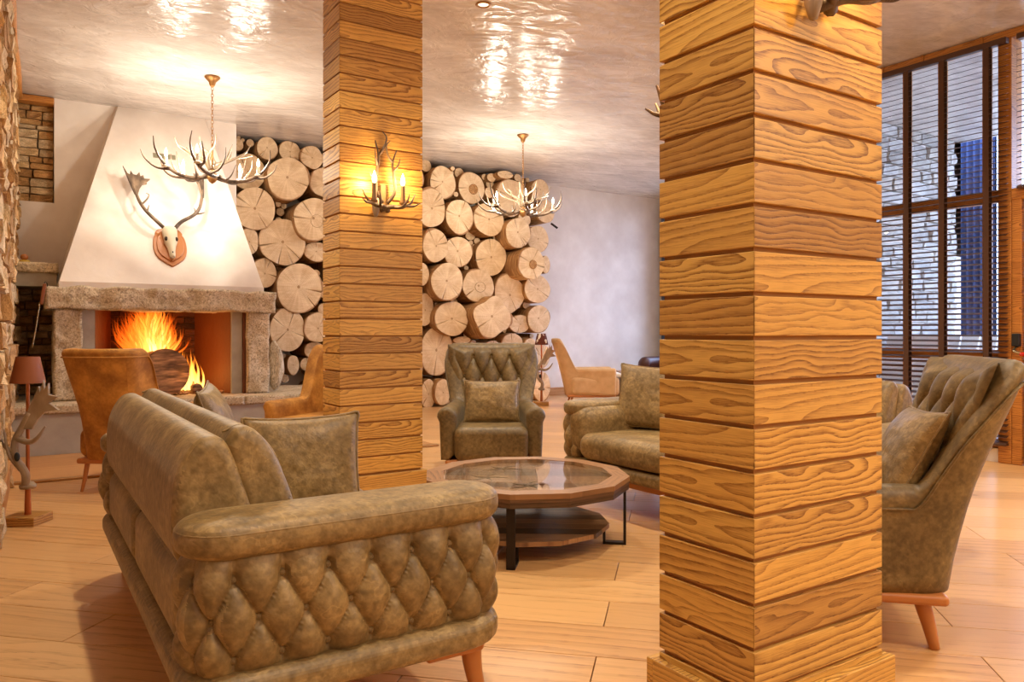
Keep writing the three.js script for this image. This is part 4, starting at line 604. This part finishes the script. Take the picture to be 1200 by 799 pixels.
// ---------- upholstery ----------
function tuft(s, t, a, g, T) { const tt = Math.min(T, Math.max(0, t)), p = s / a + tt / (2 * g), q = s / a - tt / (2 * g); const sp = Math.sin(PI * p), sq = Math.sin(PI * q); return Math.pow(Math.abs(sp * sq), 0.42) - 0.4 * Math.exp(-(sp * sp + sq * sq) / 0.14) * (t > -0.03 && t < T + 0.03 ? 1 - ss(0.008, 0.03, Math.abs(t - tt)) : 0); }
const buttonGeo = new THREE.SphereGeometry(0.0115, 10, 7);
function pillowGeo(w, h, d) {
  const f = (sg) => grid(36, 36, (u, v) => {
    const a = u * 2 - 1, b = v * 2 - 1, e = Math.pow(Math.max(0, (1 - Math.pow(Math.abs(a), 2.4)) * (1 - Math.pow(Math.abs(b), 2.4))), 0.45), pin = 1 - 0.07 * (1 - b * b), pn2 = 1 - 0.07 * (1 - a * a);
    const n = (fbm(u, v, 5, 5, 3, 700 + Math.round(w * 50)) - 0.5) * 0.016;
    return [a * w / 2 * pin, b * h / 2 * pn2, sg * (e * d / 2 + n * e)];
  }, false, sg < 0);
  return merge([f(1), f(-1)]);
}
function pipingOf(w, h) { const P = []; for (let k = 0; k < 48; k++) { const a = k / 48 * 4, s = Math.floor(a), t = (a - s) * 2 - 1, c = [[t, -1], [1, t], [-t, 1], [-1, -t]][s]; P.push(V(c[0] * w / 2 * (1 - 0.07 * (1 - c[1] * c[1])), c[1] * h / 2 * (1 - 0.07 * (1 - c[0] * c[0])), 0)); } P.push(P[0].clone()); return tube(P, 0.0055, 120, 6); }
function cushion(w, h, d, pos, rot, label, mat = M.leather) {
  const t = thing('throw_cushion', label, 'cushion', pos); t.rotation.set(...rot, 'YXZ');
  part(t, 'cover', boxUV(pillowGeo(w, h, d), 1.6, rnd(), rnd()), mat); part(t, 'piping', boxUV(pipingOf(w, h), 1.6), mat); return t;
}
// stadium outline in plan: centre line along z
function stadium(s, R, Ls) { const per = 4 * Ls + 2 * PI * R; let l = (s % 1) * per; if (l < 2 * Ls) return [-R, -Ls + l, -1, 0]; l -= 2 * Ls; if (l < PI * R) { const a = PI - l / R; return [Math.cos(a) * R, Ls + Math.sin(a) * R, Math.cos(a), Math.sin(a)]; } l -= PI * R; if (l < 2 * Ls) return [R, Ls - l, 1, 0]; l -= 2 * Ls; const a = -l / R; return [Math.cos(a) * R, -Ls + Math.sin(a) * R, Math.cos(a), Math.sin(a)]; }
function spline(pts, n = 60) { return new THREE.Shape(new THREE.SplineCurve(pts.concat([pts[0]]).map(([x, y]) => new THREE.Vector2(x, y))).getPoints(n)); }
function extrudeX(pts, x0, x1, b) { const g = new THREE.ExtrudeGeometry(spline(pts), { depth: x1 - x0 - 2 * b, bevelEnabled: true, bevelSize: b, bevelThickness: b, bevelOffset: -b, bevelSegments: 5, steps: 1 }).translate(0, 0, x0 + b); g.applyMatrix4(new THREE.Matrix4().set(0, 0, 1, 0, 0, 1, 0, 0, 1, 0, 0, 0, 0, 0, 0, 1)); // shape (z, y) extruded along x
  const i = g.attributes.position.array; for (let k = 0; k < i.length; k += 9) for (let m = 0; m < 3; m++) { const q = i[k + 3 + m]; i[k + 3 + m] = i[k + 6 + m]; i[k + 6 + m] = q; }
  g.deleteAttribute('normal'); g.deleteAttribute('uv'); const h = mergeVertices(g, 1e-4); h.computeVertexNormals(); return h; }

const SL = 1.1;
function makeSofa(label) {
  const t = thing('tufted_sofa', label, 'sofa');
  { const s = new THREE.Shape(), x = SL - 0.03, z = 0.42, r = 0.13; s.moveTo(-x, -z + r); s.lineTo(-x, z - r); s.quadraticCurveTo(-x, z, -x + r, z); s.lineTo(x - r, z); s.quadraticCurveTo(x, z, x, z - r); s.lineTo(x, -z + r); s.quadraticCurveTo(x, -z, x - r, -z); s.lineTo(-x + r, -z); s.quadraticCurveTo(-x, -z, -x, -z + r);
    part(t, 'base_rail', boxUV(new THREE.ExtrudeGeometry(s, { depth: 0.02, bevelEnabled: true, bevelSize: 0.042, bevelThickness: 0.034, bevelSegments: 7, curveSegments: 8 }).rotateX(-PI / 2).translate(0, 0.253, -0.02), 1.6), M.leather); }
  part(t, 'wooden_skirt', boxUV(rb(-SL + 0.1, SL - 0.1, 0.185, 0.226, -0.4, 0.4, 0.006), 1.4), M.legWood);
  for (const x of [-1, 1]) for (const z of [-1, 1]) {
    const sx = -x, leg = merge([tube([[0, 0.205, 0], [0.006 * x, 0.12, 0.008 * z], [0.03 * x, 0.0, 0.03 * z]], (q) => 0.034 - 0.014 * q, 8, 12), rb(Math.min(0.03 * x, 0.16 * sx), Math.max(0.03 * x, 0.16 * sx), 0.184, 0.227, -0.036, 0.036, 0.01), rb(-0.036, 0.036, 0.184, 0.227, Math.min(0.03 * z, -0.16 * z), Math.max(0.03 * z, -0.16 * z), 0.01)]);
    part(t, 'leg', boxUV(leg.translate(x * (SL - 0.1), 0, z * 0.345), 1.4), M.legWood, 'curved orange wood leg with bracket');
  }
  // tufted arms
  const R = 0.11, Ls = 0.34, per = 4 * Ls + 2 * PI * R, n = 17, a = per / n, g0 = 0.099, y0 = 0.288, y1 = 0.61, yb = 0.336;
  const surf = (s, v) => { const [x, z, nx, nz] = stadium(s, R, Ls), y = y0 + (y1 - y0) * v, e = Math.pow(Math.abs(2 * v - 1), 5), o = -0.03 * e + 0.014 * Math.sin(PI * v) + 0.034 * (tuft(s * per, y - yb, a, g0, 2 * g0) - 0.75) * (1 - e); return [x + nx * o, y, z + nz * o]; };
  const body = boxUV(grid(n * 22, 64, (s, v) => surf(s, v), true, true), 1.6);
  const padG = (() => { const R2 = 0.124; return grid(120, 24, (s, v) => { const f = (v - 0.5) * PI, rho = Math.pow(Math.max(0, Math.cos(f)), 0.5), [x, z, nx, nz] = stadium(s, R2, Ls); const cz = Math.max(-Ls, Math.min(Ls, z)); return [x * rho, 0.632 + 0.052 * spow(Math.sin(f), 0.75), cz + (z - cz) * rho]; }, true, true); })();
  const pad = boxUV(padG, 1.6), pipe = (() => { const P = []; for (let k = 0; k <= 60; k++) { const [x, z] = stadium((k % 60) / 60, 0.119, Ls); P.push(V(x, 0.652, z)); } return boxUV(tube(P, 0.0035, 160, 6), 1.6); })();
  for (const sd of [-1, 1]) {
    const arm = part(t, 'arm', body, M.leather); arm.position.set(sd * (SL - 0.125), 0, -0.025); arm.rotation.y = sd > 0 ? PI : 0;
    for (let r = 0; r < 3; r++) for (let k = 0; k < n; k++) { const s = (k + (r % 2) * 0.5) * a / per, [x, z, nx] = stadium(s, R, Ls); if (nx > 0.3) continue; const q = surf(s, (yb + r * g0 - y0) / (y1 - y0)); const m = part(arm, 'button', buttonGeo, M.leather); m.position.set(q[0] + stadium(s, R, Ls)[2] * 0.003, q[1], q[2] + stadium(s, R, Ls)[3] * 0.003); }
    const pd = part(t, 'arm_pad', pad, M.leather); pd.position.set(sd * (SL - 0.125), 0, -0.025); part(pd, 'piping', pipe, M.leather);
    part(t, 'arm_bolster', boxUV(rb(sd * (SL - 0.14) - 0.115, sd * (SL - 0.14) + 0.115, 0.34, 0.655, -0.44, 0.435, 0.1, 6).translate(-sd * 0.055, 0, 0), 1.6), M.leather);
  }
  for (const sd of [-1, 1]) {
    part(t, 'rear_block', boxUV(rb(Math.min(0.002 * sd, 0.87 * sd), Math.max(0.002 * sd, 0.87 * sd), 0.3, 0.53, -0.465, -0.2, 0.06, 5), 1.6, 0.2), M.leather);
    part(t, 'seat_cushion', boxUV(rb(Math.min(0.002 * sd, 0.866 * sd), Math.max(0.002 * sd, 0.866 * sd), 0.31, 0.485, -0.25, 0.46, 0.075, 6), 1.6, 0.4), M.leather);
  }
  part(t, 'backrest', boxUV(extrudeX([[-0.4, 0.5], [-0.462, 0.55], [-0.474, 0.66], [-0.462, 0.77], [-0.42, 0.85], [-0.37, 0.868], [-0.33, 0.84], [-0.29, 0.74], [-0.24, 0.58], [-0.24, 0.5]], -0.88, 0.88, 0.035), 1.6), M.leather);
  const bc = part(t, 'back_cushion', boxUV(extrudeX([[-0.34, 0.84], [-0.31, 0.882], [-0.262, 0.88], [-0.21, 0.82], [-0.165, 0.72], [-0.13, 0.6], [-0.115, 0.47], [-0.2, 0.455], [-0.25, 0.52], [-0.3, 0.68]], -0.868, 0.868, 0.035), 1.6, 0.3, 0.1), M.leather);
  for (const x of [-0.8, 0.8]) part(bc, 'seam', boxUV(tube([[x, 0.872, -0.335], [x, 0.884, -0.28], [x, 0.822, -0.207], [x, 0.72, -0.162], [x, 0.6, -0.127], [x, 0.5, -0.113]], 0.004, 30, 6), 1.6), M.leather);
  const h = part(t, 'hinge_plate', rb(0.8, 0.805, 0.6, 0.64, -0.47, -0.36, 0.002), M.chrome); for (const z of [-0.44, -0.39]) part(h, 'bolt', new THREE.SphereGeometry(0.014, 12, 8).scale(0.6, 1, 1).translate(0.798, 0.62, z), M.chrome, 'brass-coloured bolt head');
  return t;
}
const sofa = makeSofa('olive brown leather sofa with a button-tufted outer arm, its back to the stone wall');
sofa.position.set(0.815, 0, -3.02); sofa.rotation.y = PI / 2;
const sofaB = sofa.clone(); sofaB.name = numbered('tufted_sofa'); sofaB.userData = { label: 'olive brown leather sofa between the coffee table and the windows', category: 'sofa' }; scene.add(sofaB);
sofaB.position.set(3.57, 0, -3.13); sofaB.rotation.y = -PI / 2 + 0.03;
cushion(0.39, 0.39, 0.15, [0.83, 0.665, -2.6], [-0.2, -0.3, 0.03], 'olive brown leather cushion leaning beside the tufted arm of the sofa');
cushion(0.43, 0.43, 0.15, [0.79, 0.69, -3.72], [-0.32, 1.25, 0.06], 'leather cushion at the fireplace end of the sofa backing the stone wall');
cushion(0.46, 0.44, 0.16, [3.62, 0.7, -3.84], [-0.28, -0.95, -0.06], 'square leather cushion at the far arm of the sofa by the windows');

// armchairs: arms, wings and back are one shell over a C-shaped plan
function chairShell(o) {
  const { H = 1.05, arm = 0.59, T = 0.115, lean = 0.235, flare = 0.1, y0 = 0.2, wf = 0.315, wb = 0.265, rise = [-0.19, -0.34], front = 0.33, r = 0.09 } = o;
  const zb = -0.35, side = front - (zb + r), arc = PI / 2 * r, back = 2 * (wb - r), tot = 2 * side + 2 * arc + back;
  const plan = (l) => { const f = l > tot / 2 ? -1 : 1; const q = f > 0 ? l : tot - l; let x, z, nx, nz; if (q < side) { const k = q / side; x = wf + (wb - wf) * k; z = front - q; nx = 1; nz = 0; } else if (q < side + arc) { const a = (q - side) / r; x = wb - r + Math.cos(a) * r; z = zb + r - Math.sin(a) * r; nx = Math.cos(a); nz = -Math.sin(a); } else { x = wb - r - (q - side - arc); z = zb; nx = 0; nz = -1; } return [f * x, z, f * nx, nz]; };
  const deform = (x, y, z) => { const k = Math.max(0, (y - y0) / (H - y0)), rho = ss(0.3, -0.15, z); return [x + Math.sign(x) * flare * ss(0.5, H, y) * Math.min(1, Math.abs(x) / 0.2), y, z - lean * Math.pow(k, 1.25) * rho]; };
  const topAt = (z, nz) => { const k = ss(rise[0], rise[1], z); return arm + (H - arm) * k; };
  const NS = 26;
  const section = (l, k) => { // k in 0..1 round the section
    const [x, z, nx, nz] = plan(l), h = topAt(z, nz), bigRoll = 1 - ss(0.05, -0.2, z), rad = T / 2 * (1 + 0.28 * bigRoll); let n, y; const i = k * NS;
    if (i < 8) { const q = i / 8; n = T / 2 + 0.012 * q * bigRoll; y = y0 + (h - rad - y0) * q; } else if (i < 17) { const q = (i - 8) / 9 * PI; n = Math.cos(q) * rad + 0.012 * bigRoll; y = h - rad + Math.sin(q) * rad; } else if (i < 25) { const q = (i - 17) / 8; n = -T / 2; y = h - rad + (y0 + 0.02 - h + rad) * q; } else { n = 0; y = y0; }
    return [x + nx * n, y, z + nz * n];
  };
  const cap = 0.035, nl = 90;
  const geo = grid(NS, nl + 10, (u, v) => {
    const j = Math.round(v * (nl + 10)); let l, sc = 1; const arcq = [0, 0.3, 0.55, 0.78, 0.93];
    if (j < 5) { l = 0; sc = arcq[j]; } else if (j > nl + 5) { l = tot; sc = arcq[nl + 10 - j]; } else l = (j - 5) / nl * tot;
    let p = section(l, (u % 1)); const m = section(l, 12.5 / NS), b = section(l, 0.98), c = [(m[0] + b[0]) / 2, (m[1] + b[1]) / 2, (m[2] + b[2]) / 2];
    if (sc < 1) { const e = cap * Math.sqrt(1 - sc * sc), kx = Math.max(0, 1 - (1 - sc) * 0.9), ky = 1 - (1 - sc) * 0.18; p = [c[0] + (p[0] - c[0]) * sc, c[1] + (p[1] - c[1]) * (sc === 0 ? 0 : ky), p[2] + e]; }
    return deform(...p);
  }, true);
  const pipe = []; for (let j = 0; j <= 70; j++) { const l = j / 70 * tot, [x, z, nx, nz] = plan(l), h = topAt(z); const bigRoll = 1 - ss(0.05, -0.2, z); pipe.push(V(...deform(x + nx * (T / 2 + 0.006 + 0.008 * bigRoll), h - T * 0.62 - 0.01, z + nz * (T / 2 + 0.006 + 0.008 * bigRoll)))); }
  const innerZ = (y) => zb + T / 2 - lean * Math.pow(Math.max(0, (y - y0) / (H - y0)), 1.25);
  const halfW = (y) => wb - T / 2 + flare * ss(0.5, H, y);
  return { geo, pipe: tube(pipe, 0.0055, 200, 6), innerZ, halfW };
}
function makeArmchair(o, label, category = 'armchair') {
  const { mat = M.chairLeather, legMat = M.legWood, tufted = true, H = 1.05, y0 = 0.2 } = o;
  const t = thing(o.name, label, category), S = chairShell(o);
  part(t, 'shell', boxUV(S.geo, 1.6), mat); part(t, 'piping', boxUV(S.pipe, 1.6), mat);
  const a = 0.152, g = 0.155, yr = 0.62, w0 = 0.012;
  const back = (u, v) => { const y = 0.4 + (H - (tufted ? 0.012 : 0.045) - 0.4) * v, hw = S.halfW(y) + (tufted ? 0.062 : 0.012), x = (u * 2 - 1) * hw, e = Math.max(Math.pow(Math.abs(u * 2 - 1), 7), Math.pow(Math.abs(v * 2 - 1), 10)); const pr = tufted ? 0.042 * tuft(x, y - yr, a, g, 2 * g) * (1 - e) * (1 - 0.85 * ss(0.9, 0.99, v)) * (1 - 0.75 * ss(0.6, 0.95, Math.abs(u * 2 - 1))) + 0.03 * ss(0.6, 1, Math.abs(u * 2 - 1)) : 0.035 * (1 - e); return [x, y, S.innerZ(y) + 0.008 + pr * 1.15 - (tufted ? 0.06 : 0.02) * e + (tufted ? 0.03 : 0.06) * Math.pow(Math.abs(u * 2 - 1), 3)]; };
  const bk = part(t, 'inner_back', boxUV(grid(120, 90, back), 1.6), mat);
  if (tufted) for (const [r, xs] of [[0, [-1, 0, 1]], [1, [-1.5, -0.5, 0.5, 1.5]], [2, [-1, 0, 1]]]) for (const k of xs) { const y = yr + r * g, v = (y - 0.4) / (H - 0.412), x = k * a, hw = S.halfW(y) + 0.062; const q = back((x / hw + 1) / 2, v); const m = part(bk, 'button', buttonGeo, mat); m.position.set(q[0], q[1], q[2] + 0.004); }
  const st = o.seat ?? [0.272, y0 - 0.002, 0.45, -0.31, 0.42];
  part(t, 'seat', boxUV(rb(-st[0], st[0], st[1], st[2], st[3], st[4], 0.06, 6), 1.6, 0.37), mat);
  part(t, 'wooden_base', boxUV(rb(-(o.bw ?? 0.34), o.bw ?? 0.34, y0 - 0.035, y0 + 0.004, -0.37, 0.36, 0.016, 3), 1.4), legMat);
  for (const x of [-1, 1]) for (const z of [-1, 1]) part(t, 'leg', boxUV(tube([[x * (o.lx ?? 0.272), y0 - 0.02, z * 0.29], [x * (o.lx ?? 0.272) * 1.05, 0.08, z * 0.315], [x * (o.lx ?? 0.272) * 1.1, 0.0, z * 0.33]], (q) => (o.lr ?? 0.03) * (1 - 0.4 * q), 6, 14), 1.4), legMat);
  return t;
}
const chairA = makeArmchair({ name: 'tufted_armchair' }, 'olive tufted wing armchair facing the coffee table before the log wall');
chairA.position.set(3.12, 0, -5.1); chairA.rotation.y = Math.atan2(-0.52, 0.85);
const chairB = chairA.clone(); chairB.name = numbered('tufted_armchair'); chairB.userData = { label: 'olive tufted wing armchair seen in profile beside the windows and column', category: 'armchair' }; scene.add(chairB);
chairB.position.set(2.77, 0, -1.93); chairB.rotation.y = Math.atan2(-0.7, -0.714);
cushion(0.43, 0.33, 0.13, [3.10, 0.605, -5.06], [-0.3, Math.atan2(-0.52, 0.85), 0], 'leather cushion on the tufted armchair before the log wall');
cushion(0.46, 0.39, 0.15, [2.945, 0.67, -1.69], [-0.5, Math.atan2(-0.7, -0.714), 0.05], 'leather cushion on the tufted armchair by the windows');
const must = { name: 'mustard_wing_chair', mat: M.suede, tufted: false, H: 1.03, y0: 0.24, lean: 0.22, flare: 0.05, T: 0.08, wf: 0.26, wb: 0.178, lr: 0.018, rise: [-0.02, -0.15], r: 0.12, bw: 0.24, lx: 0.2 };
const chairC = makeArmchair(must, 'mustard suede wing chair seen from behind beside the stone wall');
chairC.position.set(0.77, 0, -6.4); chairC.rotation.y = Math.atan2(0.6, -0.8);
const chairD = chairC.clone(); chairD.name = numbered('mustard_wing_chair'); chairD.userData = { label: 'mustard suede wing chair half hidden behind the oak column', category: 'armchair' }; scene.add(chairD);
chairD.position.set(2.14, 0, -6.24); chairD.rotation.y = Math.atan2(-0.75, -0.66);
const chairE = makeArmchair({ ...must, name: 'tan_wing_chair', mat: M.tan, y0: 0.18, H: 1.04, rise: [-0.14, -0.27] }, 'light tan wing chair in profile before the white wall');
chairE.position.set(7.45, 0, -9.25); chairE.rotation.y = Math.atan2(0.84, 0.54);
single('seat_throw', boxUV(rb(-0.24, 0.24, 0.451, 0.51, -0.15, 0.46, 0.028, 4), 1.6), M.white, 'white fleece on the seat of the light tan wing chair', 'throw', [7.45, 0, -9.25], Math.atan2(0.84, 0.54));

// ---------- coffee table ----------
{
  const t = thing('coffee_table', 'twelve-sided wooden coffee table with inset glass and striped lower shelf', 'coffee table', [2.36, 0, -3.49]);
  const poly = (R) => { const p = []; for (let k = 0; k < 12; k++) { const a = (12 + 30 * k) * PI / 180; p.push([Math.cos(a) * R, Math.sin(a) * R]); } return p; };
  const flat = (pts, y0, y1, holes = []) => { const s = new THREE.Shape(pts.map(([x, z]) => new THREE.Vector2(x, -z))); for (const h of holes) s.holes.push(new THREE.Path(h.map(([x, z]) => new THREE.Vector2(x, -z)))); return new THREE.ExtrudeGeometry(s, { depth: y1 - y0, bevelEnabled: false }).rotateX(-PI / 2).translate(0, y0, 0); };
  const clipStrip = (pts, a, lo, hi) => { const nx = -Math.sin(a), nz = Math.cos(a); for (const [v, sg] of [[lo, 1], [hi, -1]]) { const out = []; for (let i = 0; i < pts.length; i++) { const p = pts[i], q = pts[(i + 1) % pts.length], dp = (p[0] * nx + p[1] * nz - v) * sg, dq = (q[0] * nx + q[1] * nz - v) * sg; if (dp >= 0) out.push(p); if ((dp < 0) !== (dq < 0)) { const k = dp / (dp - dq); out.push([p[0] + (q[0] - p[0]) * k, p[1] + (q[1] - p[1]) * k]); } } pts = out; if (pts.length < 3) return null; } return pts; };
  const planks = (R, y0, y1, a, w, name, parent) => { let k = 0; for (let v = -R; v < R; v += w, k++) { const p = clipStrip(poly(R), a, v + 0.0012, v + w - 0.0012); if (!p) continue; const g = flat(p, y0, y1); const P = g.attributes.position, uv = []; for (let i = 0; i < P.count; i++) { const u = P.getX(i) * Math.cos(a) + P.getZ(i) * Math.sin(a), q = -P.getX(i) * Math.sin(a) + P.getZ(i) * Math.cos(a) - v; uv.push(u / 1.2 + 0.5, (k % 8 + 0.05 + 0.9 * Math.min(1, Math.max(0, q / w))) / 8); } g.setAttribute('uv', new THREE.Float32BufferAttribute(uv, 2)); part(parent, name, g, M.walnut[(name === 'shelf_plank' ? [4, 1, 2, 3, 4, 0, 1, 4, 2, 3] : [2, 0, 3, 1, 0, 2, 3, 4, 1, 0])[k % 10]]); } };
  // rim: twelve mitred segments in two layers
  const o = poly(0.565), i_ = poly(0.47);
  for (let k = 0; k < 12; k++) { const m = (k + 1) % 12, g = flat([o[k], o[m], i_[m], i_[k]], 0.342, 0.368); const a = (27 + 30 * k) * PI / 180, P = g.attributes.position, uv = []; for (let j = 0; j < P.count; j++) uv.push((-P.getX(j) * Math.sin(a) + P.getZ(j) * Math.cos(a)) / 1.2 + k * 0.3, (k % 8 + 0.1 + 0.8 * Math.min(1, Math.max(0, (P.getX(j) * Math.cos(a) + P.getZ(j) * Math.sin(a) - 0.45) / 0.12))) / 8); g.setAttribute('uv', new THREE.Float32BufferAttribute(uv, 2)); part(t, 'rim', g, M.walnut[2]); }
  part(t, 'rim_underside', boxUV(flat(poly(0.56), 0.298, 0.325, []), 1), M.walnut[1]);
  part(t, 'rim_frame', flat(poly(0.562), 0.3255, 0.3415, [poly(0.47)]), M.walnut[3]);
  planks(0.468, 0.326, 0.345, 0.62, 0.105, 'inlay_plank', t);
  part(t, 'glass_top', flat(poly(0.469), 0.358, 0.366), M.tableGlass);
  for (const [x, z, r] of [[-0.2, -0.1, 0.3], [-0.12, 0.2, 0.2], [0.02, -0.28, 0.5]]) { const l = []; for (let k = 0; k < 5; k++) l.push(tube([[x, 0.346, z], [x + 0.06 * Math.cos(r + k * 1.3), 0.3465, z + 0.06 * Math.sin(r + k * 1.3)], [x + 0.12 * Math.cos(r + k * 1.3 + 0.3), 0.346, z + 0.12 * Math.sin(r + k * 1.3 + 0.3)]], (q) => 0.005 * (1 - q) + 0.001, 6, 5)); part(t, 'inlay_figure', merge(l), M.blackMetal, 'dark branching metal inlay'); }
  planks(0.455, 0.085, 0.108, 0.62, 0.105, 'shelf_plank', t);
  for (const d of [42, 132, 222, 312]) {
    const a = d * PI / 180, c = Math.cos(a), s = Math.sin(a), leg = merge([rb(0.53, 0.545, 0, 0.3, -0.022, 0.022, 0.003), rb(0.42, 0.545, 0, 0.014, -0.022, 0.022, 0.003), rb(0.42, 0.434, 0, 0.086, -0.022, 0.022, 0.003)]);
    const m = part(t, 'leg', leg, M.blackMetal, 'dark flat metal bar leg'); m.rotation.y = -a;
  }
}

// ---------- far corner ----------
{
  const t = thing('cube_table', 'dark reddish wood cube table with an open side near the white wall', 'side table', [8.25, 0, -9.0], -0.58);
  part(t, 'top', boxUV(rb(-0.34, 0.34, 0.47, 0.52, -0.34, 0.34, 0.006), 1), M.walnut[2]); part(t, 'side', boxUV(rb(-0.34, -0.3, 0, 0.47, -0.34, 0.34, 0.005), 1), M.frameWood); part(t, 'side', boxUV(rb(0.3, 0.34, 0, 0.47, -0.34, 0.34, 0.005), 1), M.frameWood); part(t, 'shelf', boxUV(rb(-0.3, 0.3, 0.05, 0.09, -0.33, 0.33, 0.004), 1), M.walnut[1]); part(t, 'rear', boxUV(rb(-0.3, 0.3, 0.09, 0.47, -0.33, -0.3, 0.004), 1), M.walnut[1]);
  const q = thing('leather_sofa', 'dark brown leather sofa with rolled arms near the grey blue curtain', 'sofa', [10.05, 0, -9.55], -1.35);
  part(q, 'base', boxUV(rb(-0.85, 0.85, 0.08, 0.3, -0.4, 0.42, 0.03, 3), 1.6), M.brownLeather); part(q, 'seat', boxUV(rb(-0.66, 0.66, 0.28, 0.46, -0.3, 0.44, 0.05, 4), 1.6), M.brownLeather); part(q, 'backrest', boxUV(rb(-0.84, 0.84, 0.2, 0.88, -0.46, -0.24, 0.09, 5), 1.6), M.brownLeather);
  for (const s of [-1, 1]) part(q, 'arm', boxUV(merge([rb(s * 0.8 - 0.12, s * 0.8 + 0.12, 0.08, 0.58, -0.4, 0.43, 0.03, 3), new THREE.CapsuleGeometry(0.13, 0.64, 8, 20).rotateX(PI / 2).translate(s * 0.8, 0.56, 0.03)]), 1.6), M.brownLeather);
  for (const x of [-0.75, 0.75]) for (const z of [-0.33, 0.35]) part(q, 'foot', cyl(0.02, 0.03, 0.085, x, 0, z, 10), M.blackMetal);
}
scene.traverse((o) => { if (o.isMesh && o.material.transmission) o.castShadow = false; });
renderer.render(scene, camera);
